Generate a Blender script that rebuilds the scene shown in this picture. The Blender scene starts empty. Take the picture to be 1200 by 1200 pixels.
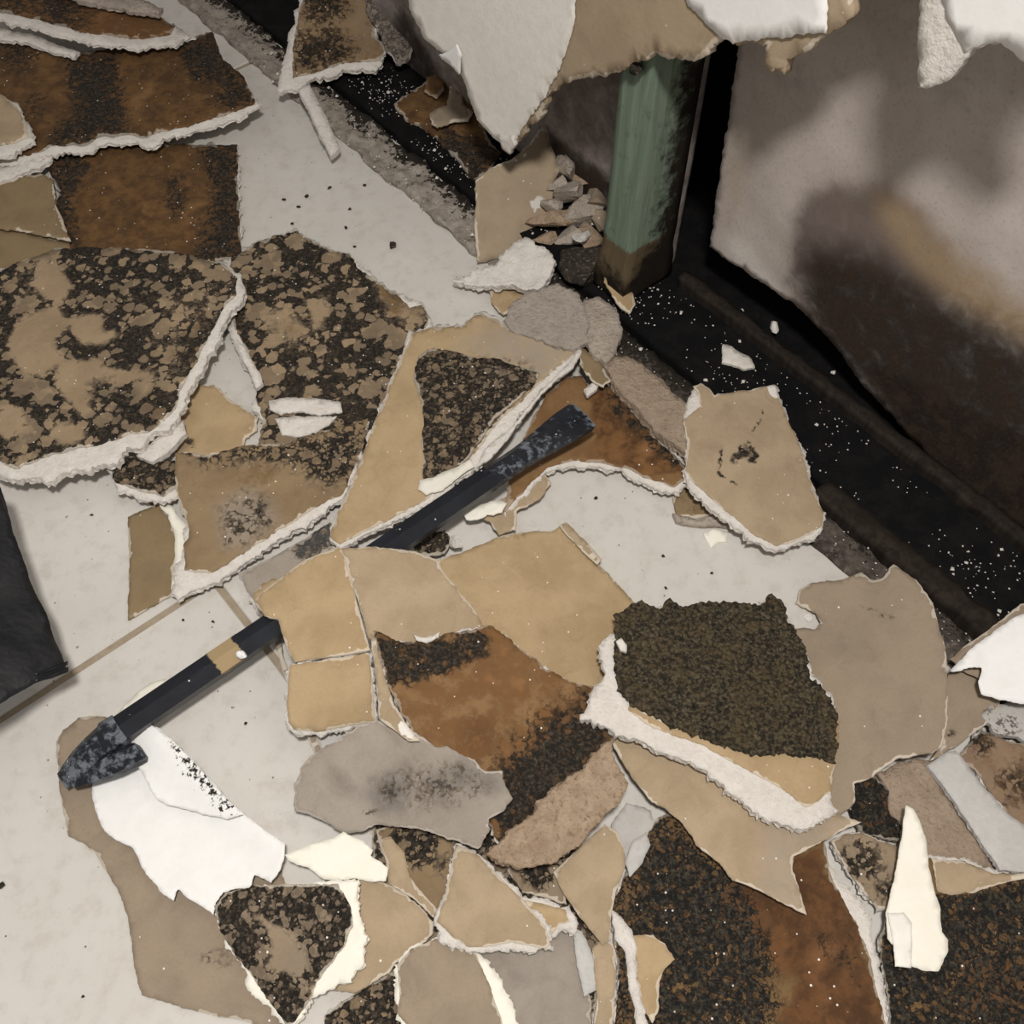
import bpy, math, random
import numpy as np
from mathutils import Vector, Matrix, noise
from mathutils.geometry import delaunay_2d_cdt

# ------------------------------------------------------------------ camera, light, exposure
F = 1200.0                       # focal length in pixels of a 1200 px wide frame
PITCH = math.radians(57)         # looking down at the floor beside the wall
CAM = np.array([0.0, 0.0, 0.90])
scene = bpy.context.scene
col = scene.collection
cd = bpy.data.cameras.new('camera'); cam = bpy.data.objects.new('camera', cd); col.objects.link(cam)
cd.sensor_width = 36; cd.lens = 36 * F / 1200.0; cd.clip_start = 0.01
cam.location = CAM; cam.rotation_euler = (math.radians(90) - PITCH, 0, 0)
scene.camera = cam
w = bpy.data.worlds.new('room_ambient'); scene.world = w; w.use_nodes = True
bg = w.node_tree.nodes['Background']; bg.inputs[0].default_value = (1.0, 0.95, 0.90, 1); bg.inputs[1].default_value = 0.34
ld = bpy.data.lights.new('work_lamp', 'AREA'); ld.shape = 'DISK'; ld.size = 0.17; ld.energy = 23.8; ld.color = (1.0, 0.955, 0.90)
lamp = bpy.data.objects.new('work_lamp', ld); col.objects.link(lamp)
lamp.location = (0.02, -0.04, 1.60); lamp.rotation_euler = (math.radians(10), 0, 0)
vs = scene.view_settings
vs.view_transform = 'Standard'; vs.look = 'None'; vs.gamma = 1.0; vs.use_curve_mapping = False; vs.exposure = 0.0

# ------------------------------------------------------------------ where things are
A0 = np.array([-0.27072778, 1.32545302]); U = np.array([0.64189213, -0.76679495]); N = np.array([0.76679495, 0.64189213])
U3 = np.array([U[0], U[1], 0]); N3 = np.array([N[0], N[1], 0])
def rays(p):
    p = np.atleast_2d(np.asarray(p, float)); dx = (p[:, 0] - 600) / F; dy = (600 - p[:, 1]) / F
    return np.stack([dx, math.cos(PITCH) + dy * math.sin(PITCH), -math.sin(PITCH) + dy * math.cos(PITCH)], 1)
def at(x, y, z=0.0):
    d = rays([(x, y)])[0]; return CAM + d * ((z - CAM[2]) / d[2])
def wl(u, v, z):                 # wall frame: u along the wall, v into it, z up
    return np.array([A0[0] + U[0] * u + N[0] * v, A0[1] + U[1] * u + N[1] * v, z])
def wuz(pts, v):                 # sight line -> (u, z) in mm on the vertical plane at depth v
    d = rays(pts); c = (CAM[:2] - A0) @ N; t = (v - c) / (d[:, :2] @ N); p = CAM + d * t[:, None]
    return np.stack([(p[:, :2] - A0) @ U, p[:, 2]], 1) * 1000

class Lie:                       # how a fragment lies: a plane through three points with their heights in mm
    def __init__(s, z):
        if not isinstance(z, (list, tuple)): z = [(0, 600, z), (600, 600, z), (600, 900, z)]
        q = [at(x, y, h / 1000) for x, y, h in z]
        n = np.cross(q[1] - q[0], q[2] - q[0]); n /= np.linalg.norm(n)
        if n[2] < 0: n = -n
        s.n = n; s.d = n @ q[0]; s.ext = -n
    def __call__(s, p):
        r = rays(p); t = (s.d - s.n @ CAM) / (r @ s.n); return CAM + r * t[:, None]
class Wall:                      # upright sheet in the wall frame, parameters (u, z) in mm
    def __init__(s, v): s.v = v; s.ext = N3.copy()
    def __call__(s, p):
        p = np.atleast_2d(np.asarray(p, float)) / 1000
        return np.stack([A0[0] + U[0] * p[:, 0] + N[0] * s.v, A0[1] + U[1] * p[:, 0] + N[1] * s.v, p[:, 1]], 1)

# ------------------------------------------------------------------ mesh helpers
def seg_dist(p, poly):
    poly = np.asarray(poly, float); a = poly; b = np.roll(poly, -1, 0); best = np.full(len(p), 1e9)
    for i in range(len(a)):
        ab = b[i] - a[i]; L = ab @ ab + 1e-9
        t = np.clip(((p - a[i]) @ ab) / L, 0, 1); dd = p - (a[i] + t[:, None] * ab)
        best = np.minimum(best, dd[:, 0] ** 2 + dd[:, 1] ** 2)
    return np.sqrt(best)
def inside(p, poly):
    poly = np.asarray(poly, float); r = np.zeros(len(p), bool); j = len(poly) - 1
    for i in range(len(poly)):
        xi, yi = poly[i]; xj, yj = poly[j]
        c = ((yi > p[:, 1]) != (yj > p[:, 1])) & (p[:, 0] < (xj - xi) * (p[:, 1] - yi) / (yj - yi + 1e-12) + xi)
        r ^= c; j = i
    return r
def rough_outline(poly, jag, seed, step=3.5):
    rnd = random.Random(seed); out = []; n = len(poly)
    for i in range(n):
        a = np.array(poly[i], float); b = np.array(poly[(i + 1) % n], float); L = np.hypot(*(b - a))
        k = max(1, int(L / step)); nn = np.array([-(b - a)[1], (b - a)[0]]) / (L + 1e-6)
        for j in range(k):
            t = j / k; q = a + (b - a) * t
            e = jag * (noise.noise(Vector((q[0] * .06 + seed * 7.3, q[1] * .06, seed))) * 1.2 + noise.noise(Vector((q[0] * .19, q[1] * .19 + seed * 3.1, 4.0))) * .7)
            e += jag * .55 * noise.noise(Vector((q[0] * .45, q[1] * .45, seed + 2.0)))
            out.append(q + nn * e + np.array([rnd.uniform(-1, 1), rnd.uniform(-1, 1)]) * jag * .26)
    return np.array(out)
def smooth01(x): x = np.clip(x, 0, 1); return x * x * (3 - 2 * x)
def mask_value(p, spec):
    if spec is None: return np.zeros(len(p))
    if isinstance(spec, (int, float)): return np.full(len(p), float(spec))
    v = np.zeros(len(p))
    for it in spec:
        if isinstance(it, (int, float)): v = np.maximum(v, it); continue
        shape, soft, k = it
        if len(shape) == 3 and not isinstance(shape[0], (tuple, list, np.ndarray)):
            d = shape[2] - np.hypot(p[:, 0] - shape[0], p[:, 1] - shape[1])
        else:
            d = seg_dist(p, shape); d = np.where(inside(p, shape), d, -d)
        m = smooth01(d / soft * .5 + .5) * abs(k)
        v = np.maximum(v, m) if k > 0 else np.maximum(v - m, 0)
    return v
ATTR = ('black', 'brown', 'grey', 'pale')

def sheet(poly, surf, th, jag=2.0, seed=1, step=6.0, warp=2.2, wfreq=.011, rough=0.0, rfreq=.22, curl=0.0, curlw=18, side=0.0, masks=None, off=0.0, wseed=None, hfun=None):
    """a torn sheet: dense top following surf, rough broken sides, underside; returns (verts, faces, attributes)"""
    ol = rough_outline(poly, jag, seed, min(step, 3.0) if jag > 0 else step * 2)
    lo = ol.min(0); hi = ol.max(0); rnd = np.random.RandomState(seed)
    gx, gy = np.meshgrid(np.arange(lo[0], hi[0], step), np.arange(lo[1], hi[1], step))
    g = np.stack([gx.ravel(), gy.ravel()], 1) + rnd.uniform(-.3, .3, (gx.size, 2)) * step
    g = g[inside(g, ol)]
    if len(g): g = g[seg_dist(g, ol) > step * .45]
    pts = np.vstack([ol, g]); nb = len(ol)
    r = delaunay_2d_cdt([Vector(p) for p in pts], [], [list(range(nb))], 1, 1e-5)
    v2 = np.array([(v[0], v[1]) for v in r[0]]); tris = [list(f)[::-1] if isinstance(surf, Lie) else list(f) for f in r[2]]
    cnt = {}
    for f in tris:
        for i in range(len(f)):
            e = (f[i], f[(i + 1) % len(f)]); cnt[e] = 1
    bnd = [e for e in cnt if (e[1], e[0]) not in cnt]
    W = surf(v2); ext = np.asarray(surf.ext, float)
    ed = seg_dist(v2, ol); ws = (seed if wseed is None else wseed) * 3.7
    h = np.full(len(v2), off)
    for i, (x, y) in enumerate(v2):
        k = 0.0
        if warp: k += warp * noise.noise(Vector((x * wfreq, y * wfreq, ws))) + .35 * warp * noise.noise(Vector((x * wfreq * 3, y * wfreq * 3, ws + 9)))
        if rough: k += rough * (noise.noise(Vector((x * rfreq, y * rfreq, seed))) + .6 * noise.noise(Vector((x * rfreq * .37, y * rfreq * .37, seed + 5))))
        h[i] += k
    if curl: h += curl * np.exp(-ed / curlw) * np.array([.6 + .8 * noise.noise(Vector((x * .02, y * .02, seed + 20))) for x, y in v2])
    if hfun is not None: h += hfun(v2)
    W = W - ext * (h / 1000)[:, None]
    verts = [tuple(p) for p in W]; faces = list(tris); n0 = len(verts); src = list(range(n0))
    e3 = ext
    nxt = {a: b for a, b in bnd}
    # rings below the rim
    if th > 2.5: lev = (.28, .62, 1.0)
    else: lev = (1.0,)
    rid = []
    outw = {}
    prv = {b: a for a, b in bnd}
    for a in nxt:
        t = W[nxt[a]] - W[prv.get(a, a)]; o = np.cross(t, -e3); L = np.linalg.norm(o); outw[a] = o / L if L > 1e-9 else o * 0
    for j, f in enumerate(lev):
        m = {}
        for a in nxt:
            x, y = v2[a]
            o = side * (.6 * noise.noise(Vector((x * .13 + j * 5, y * .13, seed + 3.3 * j))) + .9 * noise.noise(Vector((x * .4 + j * 5, y * .4, seed + 3.3 * j)))) if side else 0
            if side and j == 0: o = o * .5 + .05 * side
            q = W[a] + e3 * (th * f / 1000) + outw[a] * (o / 1000)
            m[a] = len(verts); verts.append(tuple(q)); src.append(a)
        rid.append(m)
    for a, b in nxt.items():
        up = (a, b)
        chain_a = [a] + [m[a] for m in rid]; chain_b = [b] + [m[b] for m in rid]
        for k in range(len(chain_a) - 1):
            faces.append([chain_a[k], chain_a[k + 1], chain_b[k + 1], chain_b[k]])
    # underside follows the top
    low = dict(rid[-1])
    for i in range(n0):
        if i not in low: low[i] = len(verts); verts.append(tuple(W[i] + e3 * (th / 1000))); src.append(i)
    for t in tris: faces.append([low[k] for k in t][::-1])
    at_ = {k: mask_value(v2, (masks or {}).get(k)) for k in ATTR}
    at_['rim'] = np.exp(-ed / 1.7)
    src = np.array(src)
    at_ = {k: v[src] for k, v in at_.items()}
    at_['rim'][n0:] = 1.0
    return np.array(verts), faces, at_
def obj(name, verts, faces, mat, attrs=None, parent=None, origin=None, smooth=True):
    verts = np.asarray(verts, float)
    if origin is None: origin = np.array([verts[:, 0].mean(), verts[:, 1].mean(), verts[:, 2].min()])
    me = bpy.data.meshes.new(name); me.from_pydata([tuple(v) for v in verts - origin], [], faces); me.update()
    if attrs:
        for k, v in attrs.items():
            if k == 'rim' or v.max() > 0:
                a = me.attributes.new(k, 'FLOAT', 'POINT'); a.data.foreach_set('value', v.astype(np.float32))
    if smooth: me.polygons.foreach_set('use_smooth', [len(p.vertices) == 3 or (smooth != 'top' and len(p.vertices) <= 4) for p in me.polygons])
    me.materials.append(mat)
    o = bpy.data.objects.new(name, me); col.objects.link(o)
    if parent is None: o.location = origin
    else: o.parent = parent; o.location = Vector(origin) - parent.location
    return o
def tag(o, label, cat, group=None, kind=None):
    if label: o['label'] = label
    if cat: o['category'] = cat
    if group: o['group'] = group
    if kind: o['kind'] = kind
    return o
def empty(name, loc):
    e = bpy.data.objects.new(name, None); col.objects.link(e); e.location = Vector(loc); e.empty_display_size = .02; return e

# ------------------------------------------------------------------ materials
MATS = {}
def mat_base(name):
    m = bpy.data.materials.new(name); m.use_nodes = True; nt = m.node_tree; b = nt.nodes['Principled BSDF']; MATS[name] = m
    return m, nt, b
class G:                          # small node writer
    def __init__(s, nt): s.nt = nt; s.tc = nt.nodes.new('ShaderNodeTexCoord').outputs['Object']
    def n(s, t, **k):
        x = s.nt.nodes.new(t)
        for a, b in k.items(): setattr(x, a, b)
        return x
    def put(s, sock, v):
        if hasattr(v, 'is_linked') or hasattr(v, 'links'): s.nt.links.new(v, sock)
        else: sock.default_value = v if not (isinstance(v, tuple) and len(v) == 3 and len(sock.default_value) == 4) else (*v, 1)
    def math(s, op, a, b=0.0, c=0.0):
        x = s.n('ShaderNodeMath', operation=op); s.put(x.inputs[0], a); s.put(x.inputs[1], b); s.put(x.inputs[2], c); return x.outputs[0]
    def noise(s, scale, detail=4, rough=.55, vec=None, dist=0.0):
        x = s.n('ShaderNodeTexNoise'); x.inputs['Scale'].default_value = scale; x.inputs['Detail'].default_value = detail; x.inputs['Roughness'].default_value = rough; x.inputs['Distortion'].default_value = dist
        s.nt.links.new(vec if vec is not None else s.tc, x.inputs['Vector']); return x.outputs['Fac']
    def vor(s, scale, feature='F1', vec=None, rnd=1.0):
        x = s.n('ShaderNodeTexVoronoi', feature=feature); x.inputs['Scale'].default_value = scale; x.inputs['Randomness'].default_value = rnd
        s.nt.links.new(vec if vec is not None else s.tc, x.inputs['Vector']); return x
    def warp(s, scale, amt):
        x = s.n('ShaderNodeTexNoise'); x.inputs['Scale'].default_value = scale; x.inputs['Detail'].default_value = 3; s.nt.links.new(s.tc, x.inputs['Vector'])
        a = s.n('ShaderNodeVectorMath', operation='SUBTRACT'); s.nt.links.new(x.outputs['Color'], a.inputs[0]); a.inputs[1].default_value = (.5, .5, .5)
        b = s.n('ShaderNodeVectorMath', operation='SCALE'); s.nt.links.new(a.outputs[0], b.inputs[0]); b.inputs['Scale'].default_value = amt
        c = s.n('ShaderNodeVectorMath', operation='ADD'); s.nt.links.new(s.tc, c.inputs[0]); s.nt.links.new(b.outputs[0], c.inputs[1]); return c.outputs[0]
    def sstep(s, x, a, b):
        m = s.n('ShaderNodeMapRange', interpolation_type='SMOOTHSTEP'); s.put(m.inputs[0], x); m.inputs[1].default_value = a; m.inputs[2].default_value = b; return m.outputs[0]
    def lerp(s, x, a, b):
        m = s.n('ShaderNodeMapRange'); s.put(m.inputs[0], x); m.inputs[3].default_value = a; m.inputs[4].default_value = b; return m.outputs[0]
    def mix(s, f, a, b):
        m = s.n('ShaderNodeMix', data_type='RGBA'); s.put(m.inputs[0], f); s.put(m.inputs[6], a); s.put(m.inputs[7], b); return m.outputs[2]
    def attr(s, name): return s.n('ShaderNodeAttribute', attribute_name=name).outputs['Fac']
    def bump(s, h, strength, dist, b, prev=None):
        x = s.n('ShaderNodeBump'); x.inputs['Strength'].default_value = strength; x.inputs['Distance'].default_value = dist; s.nt.links.new(h, x.inputs['Height'])
        if prev is not None: s.nt.links.new(prev, x.inputs['Normal'])
        s.nt.links.new(x.outputs[0], b.inputs['Normal']); return x.outputs[0]

def paper(name, base, base2, brown=(.150, .062, .016), brown2=(.070, .026, .008), black=(.011, .009, .007), black2=(.088, .068, .047), grey=(.30, .27, .24), pale=(.70, .67, .62), island=.7, cell=75, rimcol=(.70, .63, .53), rim=.60, speck=.5, soft=.10, rgh=.85, fine=1.0, bloom=(.125, .095, .066), bdist=.0018):
    """torn plasterboard paper; the stains that grow on it follow the traced stain outlines, broken up by noise"""
    m, nt, b = mat_base(name); g = G(nt)
    lo = g.noise(22, 5, .6); mid = g.noise(90, 7, .65, dist=.4); hi = g.noise(420, 3, .6)
    c = g.mix(g.sstep(lo, .35, .68), base, base2)
    c = g.mix(g.math('MULTIPLY', g.sstep(hi, .35, .75), .16 * fine), c, (base[0] * .55, base[1] * .52, base[2] * .48))
    c = g.mix(g.math('MULTIPLY', g.sstep(g.noise(38, 9, .75, dist=.8), .50, .74), .38 * fine), c, (base[0] * .50, base[1] * .47, base[2] * .44))
    def m_(nm, k, fld, a=.46):
        t = g.math('MULTIPLY_ADD', g.math('SUBTRACT', fld, .5), k, g.attr(nm)); return g.sstep(t, a - soft, a + soft)
    pm = m_('pale', .5, mid); c = g.mix(pm, c, pale)
    gm = g.math('MULTIPLY', g.attr('grey'), g.lerp(g.sstep(mid, .3, .7), .55, 1.0)); c = g.mix(gm, c, grey)
    wv = g.warp(60, .012)
    bn = g.noise(48, 8, .7, vec=wv); bc = g.mix(g.sstep(bn, .36, .64), brown2, brown); bc = g.mix(g.math('MULTIPLY', g.sstep(lo, .55, .75), .6), bc, (brown[0] * 1.7, brown[1] * 1.8, brown[2] * 2.2))
    bm = m_('brown', .9, bn); c = g.mix(g.math('MULTIPLY', bm, .93), c, bc)
    # black mould: ragged cover with rounded bare islands
    v = g.vor(cell, 'SMOOTH_F1', vec=g.warp(45, .022)); v.inputs['Smoothness'].default_value = .35
    sep = g.n('ShaderNodeSeparateColor'); nt.links.new(v.outputs['Color'], sep.inputs[0])
    v2_ = g.vor(cell * 2.3, 'F1', vec=g.warp(90, .010)); sep2 = g.n('ShaderNodeSeparateColor'); nt.links.new(v2_.outputs['Color'], sep2.inputs[0])
    bl = g.noise(130, 9, .72, vec=wv); at_b = g.attr('black'); rg = g.math('MULTIPLY', g.math('SUBTRACT', bl, .5), .95)
    isl = g.sstep(g.math('SUBTRACT', g.math('MULTIPLY_ADD', sep.outputs[0], .66, -.02), g.math('ADD', v.outputs['Distance'], rg)), -.03, .06)
    isl2 = g.sstep(g.math('SUBTRACT', g.math('MULTIPLY', sep2.outputs[0], .80), g.math('ADD', v2_.outputs['Distance'], rg)), .0, .12)
    t = g.math('MULTIPLY_ADD', g.math('SUBTRACT', bl, .5), 1.5, g.math('MULTIPLY', at_b, 1.12))
    t = g.math('SUBTRACT', t, g.math('MULTIPLY', isl, island))
    t = g.math('SUBTRACT', t, g.math('MULTIPLY', g.math('MULTIPLY', isl2, island), .75))
    halo = g.math('MULTIPLY', g.sstep(t, .08, .46), g.sstep(at_b, .04, .2))
    bk = g.sstep(t, .36, .66); bk = g.math('MULTIPLY', bk, g.sstep(at_b, .04, .2))
    # a thin grey bloom of mould over the islands
    c = g.mix(g.math('MULTIPLY', g.sstep(at_b, .3, 1.0), g.lerp(g.sstep(bl, .32, .62), .0, .70)), c, bloom)
    c = g.mix(g.math('MULTIPLY', g.sstep(at_b, .25, .8), g.math('MULTIPLY', g.sstep(sep2.outputs[1], .05, .60), .75)), c, bloom)
    c = g.mix(g.math('MULTIPLY', halo, .75), c, bloom)
    bcol = g.mix(g.sstep(g.noise(260, 6, .75), .44, .72), black, black2)
    c = g.mix(bk, c, bcol)
    # torn fibre rim
    rm = g.sstep(g.math('MULTIPLY_ADD', g.math('SUBTRACT', mid, .5), 1.0, g.math('MULTIPLY', g.attr('rim'), g.lerp(g.sstep(g.noise(28, 3, .5), .38, .60), .25, 1.0))), .46, .66); c = g.mix(g.math('MULTIPLY', rm, rim), c, rimcol)
    # plaster dust
    if speck:
        s = g.vor(210, 'F1'); sp = g.n('ShaderNodeSeparateColor'); nt.links.new(s.outputs['Color'], sp.inputs[0])
        sm = g.math('MULTIPLY', g.sstep(g.math('SUBTRACT', g.math('MULTIPLY', sp.outputs[0], .24), s.outputs['Distance']), .0, .06), g.math('GREATER_THAN', sp.outputs[1], 1 - .22 * speck)); c = g.mix(sm, c, (.72, .68, .62))
    nt.links.new(c, b.inputs['Base Color']); b.inputs['Roughness'].default_value = rgh; b.inputs['Specular IOR Level'].default_value = .25
    h = g.math('ADD', g.math('MULTIPLY', mid, .5), g.math('MULTIPLY', g.math('MULTIPLY', bk, bl), 1.6))
    g.bump(h, .6, bdist, b)
    return m
def chalk(name, c1, c2, dirt=(.40, .33, .25), amt=.35, bump=.8, bscale=220, rgh=.95, dist=.0022):
    m, nt, b = mat_base(name); g = G(nt)
    a = g.noise(70, 6, .65); f = g.noise(bscale, 6, .7)
    c = g.mix(g.sstep(a, .3, .7), c1, c2); c = g.mix(g.math('MULTIPLY', g.sstep(f, .52, .72), amt), c, dirt)
    k = g.attr('black'); t = g.math('MULTIPLY_ADD', g.math('SUBTRACT', f, .5), 2.6, g.math('MULTIPLY', k, .95)); c = g.mix(g.math('MULTIPLY', g.sstep(t, .45, .62), g.sstep(k, .03, .2)), c, (.022, .018, .014))
    gy = g.attr('grey'); c = g.mix(g.math('MULTIPLY', gy, .85), c, (.33, .30, .27))
    nt.links.new(c, b.inputs['Base Color']); b.inputs['Roughness'].default_value = rgh; b.inputs['Specular IOR Level'].default_value = .2
    g.bump(g.math('ADD', f, g.math('MULTIPLY', a, .6)), bump, dist, b); return m

TAN = paper('kraft_paper_tan', (.385, .298, .198), (.325, .248, .162))
TANGOLD = paper('kraft_paper_golden', (.415, .308, .182), (.350, .252, .142))
GREYTAN = paper('kraft_paper_grey', (.300, .238, .172), (.255, .205, .152), speck=.2)
SHADTAN = paper('kraft_paper_shaded', (.235, .170, .095), (.205, .150, .085))  # darker copy of the tan paper, shade put into its colour
MOULD = paper('mouldy_paper_patchy', (.330, .245, .155), (.270, .200, .125), island=1.0, cell=36, speck=.9, brown=(.17, .105, .045), brown2=(.10, .06, .025))
MOULDF = paper('mouldy_paper_speckled', (.265, .190, .110), (.215, .150, .085), island=.75, cell=105, speck=1.0, bdist=.003, brown=(.17, .105, .045), brown2=(.10, .06, .025))
BROWN = paper('soaked_paper_brown', (.250, .160, .070), (.19, .115, .046), brown=(.135, .070, .026), brown2=(.058, .029, .013), island=.35, cell=110, speck=.8, rim=.4, bloom=(.066, .038, .019))
RUST = paper('soaked_paper_rust', (.225, .132, .060), (.165, .088, .036), brown=(.165, .080, .029), brown2=(.058, .025, .010), island=.3, cell=90, speck=.35, rim=.3, bloom=(.066, .038, .019))
GRAIN = paper('mouldy_paper_granular', (.185, .115, .050), (.120, .070, .030), brown=(.125, .055, .020), brown2=(.055, .024, .010), black=(.008, .008, .008), black2=(.085, .072, .050), island=.55, cell=200, speck=1.0, rim=.4, bdist=.0045, bloom=(.066, .038, .019))
SMOKE = paper('sooty_grey_paper', (.330, .290, .245), (.290, .250, .210), island=.45, cell=140, black=(.05, .047, .045), black2=(.14, .13, .12), grey=(.085, .080, .076), speck=.15, rimcol=(.55, .50, .45))
def back_mat():
    m, nt, b = mat_base('mouldy_wall_back'); g = G(nt)
    lo = g.noise(9, 6, .6); mid = g.noise(40, 8, .68, dist=.5); hi = g.noise(300, 4, .65)
    c = g.mix(g.sstep(lo, .3, .7), (.48, .43, .40), (.39, .342, .312))
    def f_(nm, k): return g.math('MULTIPLY', g.sstep(g.math('MULTIPLY_ADD', g.math('SUBTRACT', mid, .5), k, g.attr(nm)), .02, 1.0), 1.0)
    c = g.mix(f_('pale', .5), c, (.66, .62, .58)); c = g.mix(f_('grey', .7), c, (.150, .120, .108)); c = g.mix(f_('brown', .7), c, (.300, .220, .138)); c = g.mix(f_('black', .8), c, g.mix(g.sstep(mid, .35, .7), (.010, .007, .006), (.040, .026, .018)))
    c = g.mix(g.math('MULTIPLY', g.sstep(hi, .5, .75), .25), c, (.10, .08, .07))
    nt.links.new(c, b.inputs['Base Color']); b.inputs['Roughness'].default_value = .85; b.inputs['Specular IOR Level'].default_value = .2; g.bump(g.math('ADD', mid, g.math('MULTIPLY', hi, .3)), .35, .002, b); return m
BACK = back_mat()
GYP = chalk('gypsum_white', (.76, .72, .67), (.67, .63, .58), amt=.30, bump=.9, dist=.003)
GYPD = chalk('gypsum_dirty', (.56, .49, .42), (.43, .365, .30), dirt=(.20, .155, .11), amt=.8, bump=1.0, dist=.005)
GYPP = chalk('gypsum_pinkish', (.55, .42, .30), (.42, .30, .205), dirt=(.21, .135, .08), amt=.85, bump=1.0, bscale=200, dist=.006)
PAINT = chalk('wall_paint_white', (.80, .80, .79), (.76, .755, .74), dirt=(.45, .42, .38), amt=.03, bump=.12, rgh=.6)
CREAM = chalk('wall_paint_cream', (.80, .775, .695), (.77, .74, .645), dirt=(.6, .55, .4), amt=.03, bump=.12, rgh=.6)
WALLP = chalk('wall_paint_off_white', (.80, .775, .725), (.74, .71, .655), dirt=(.35, .31, .26), amt=.10, bump=.25, rgh=.7)
PALEG = chalk('pale_grey_board', (.50, .49, .475), (.44, .43, .41), dirt=(.25, .23, .21), amt=.25, bump=.3)
MORTAR = chalk('dusty_mortar', (.36, .32, .275), (.22, .19, .16), dirt=(.05, .042, .035), amt=.9, bump=1.0, bscale=120)
DARKM = chalk('blackened_mortar', (.11, .09, .075), (.035, .028, .024), dirt=(.34, .30, .27), amt=.55, bump=1.0, bscale=150)

def crust_mat():
    m, nt, b = mat_base('mould_crust_black'); g = G(nt)
    a = g.noise(60, 5, .6); f = g.noise(330, 6, .7); v = g.vor(260, 'F1', vec=g.warp(120, .006))
    c = g.mix(g.sstep(f, .36, .66), (.007, .006, .005), (.150, .120, .072)); c = g.mix(g.math('MULTIPLY', g.sstep(a, .40, .66), .6), c, (.125, .088, .042)); c = g.mix(g.math('MULTIPLY', g.sstep(g.noise(120, 4, .6), .56, .70), .55), c, (.19, .160, .110)); c = g.mix(g.math('MULTIPLY', g.sstep(v.outputs['Distance'], .45, .75), .7), c, (.008, .008, .006))
    nt.links.new(c, b.inputs['Base Color']); b.inputs['Roughness'].default_value = .8; b.inputs['Specular IOR Level'].default_value = .3
    g.bump(g.math('SUBTRACT', f, g.math('MULTIPLY', v.outputs['Distance'], .8)), 1.0, .004, b); return m
CRUST = crust_mat()
def plate_mat():
    m, nt, b = mat_base('black_mouldy_plate'); g = G(nt)
    a = g.noise(40, 6, .65); f = g.noise(260, 5, .7)
    c = g.mix(g.sstep(a, .4, .7), (.004, .004, .0045), (.009, .008, .008)); c = g.mix(g.math('MULTIPLY', g.sstep(f, .6, .78), .5), c, (.05, .042, .036))
    nt.links.new(c, b.inputs['Base Color']); b.inputs['Roughness'].default_value = .85; b.inputs['Specular IOR Level'].default_value = .12; g.bump(f, .6, .002, b); return m
PLATE = plate_mat()
def tile_mat():
    m, nt, b = mat_base('floor_tile_pale'); g = G(nt)
    a = g.noise(5, 6, .6); f = g.noise(60, 6, .65); h = g.noise(500, 3, .6)
    c = g.mix(g.sstep(a, .3, .7), (.525, .502, .465), (.575, .555, .522)); c = g.mix(g.math('MULTIPLY', g.sstep(f, .46, .72), .42), c, (.40, .362, .312)); c = g.mix(g.math('MULTIPLY', g.sstep(h, .55, .75), .14), c, (.42, .38, .33))
    s = g.vor(120, 'F1'); sp = g.n('ShaderNodeSeparateColor'); nt.links.new(s.outputs['Color'], sp.inputs[0])
    sm = g.math('MULTIPLY', g.sstep(g.math('SUBTRACT', .13, s.outputs['Distance']), .0, .05), g.math('GREATER_THAN', sp.outputs[1], .93)); c = g.mix(sm, c, (.12, .10, .08))
    nt.links.new(c, b.inputs['Base Color']); b.inputs['Roughness'].default_value = .55; b.inputs['Specular IOR Level'].default_value = .3; g.bump(f, .15, .0008, b); return m
TILE = tile_mat()
GROUT = chalk('grout_beige', (.36, .30, .22), (.29, .235, .17), amt=.4)
def wood_mat(name, c1, c2, c3, low=None):
    m, nt, b = mat_base(name); g = G(nt)
    mp = g.n('ShaderNodeMapping'); mp.inputs['Scale'].default_value = (90, 90, 5); nt.links.new(g.tc, mp.inputs['Vector'])
    gr = g.noise(1.0, 7, .65, vec=mp.outputs[0], dist=.6); f = g.noise(60, 6, .7)
    c = g.mix(g.sstep(gr, .35, .65), c1, c2); c = g.mix(g.math('MULTIPLY', g.sstep(f, .55, .75), .5), c, c3)
    k = g.attr('brown'); t = g.math('MULTIPLY_ADD', g.math('SUBTRACT', f, .5), 1.0, k); c = g.mix(g.sstep(t, .38, .62), c, g.mix(gr, (.060, .045, .028), (.16, .120, .070)))
    k = g.attr('black'); t = g.math('MULTIPLY_ADD', g.math('SUBTRACT', f, .5), 1.6, k); c = g.mix(g.sstep(t, .3, .85), c, (.016, .012, .009))
    nt.links.new(c, b.inputs['Base Color']); b.inputs['Roughness'].default_value = .85; b.inputs['Specular IOR Level'].default_value = .12; g.bump(gr, .5, .002, b); return m
GREENWOOD = wood_mat('green_treated_timber', (.120, .162, .122), (.180, .232, .176), (.07, .085, .05))
ROTWOOD = wood_mat('rotten_dark_timber', (.014, .011, .009), (.030, .023, .018), (.006, .005, .005))
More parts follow.
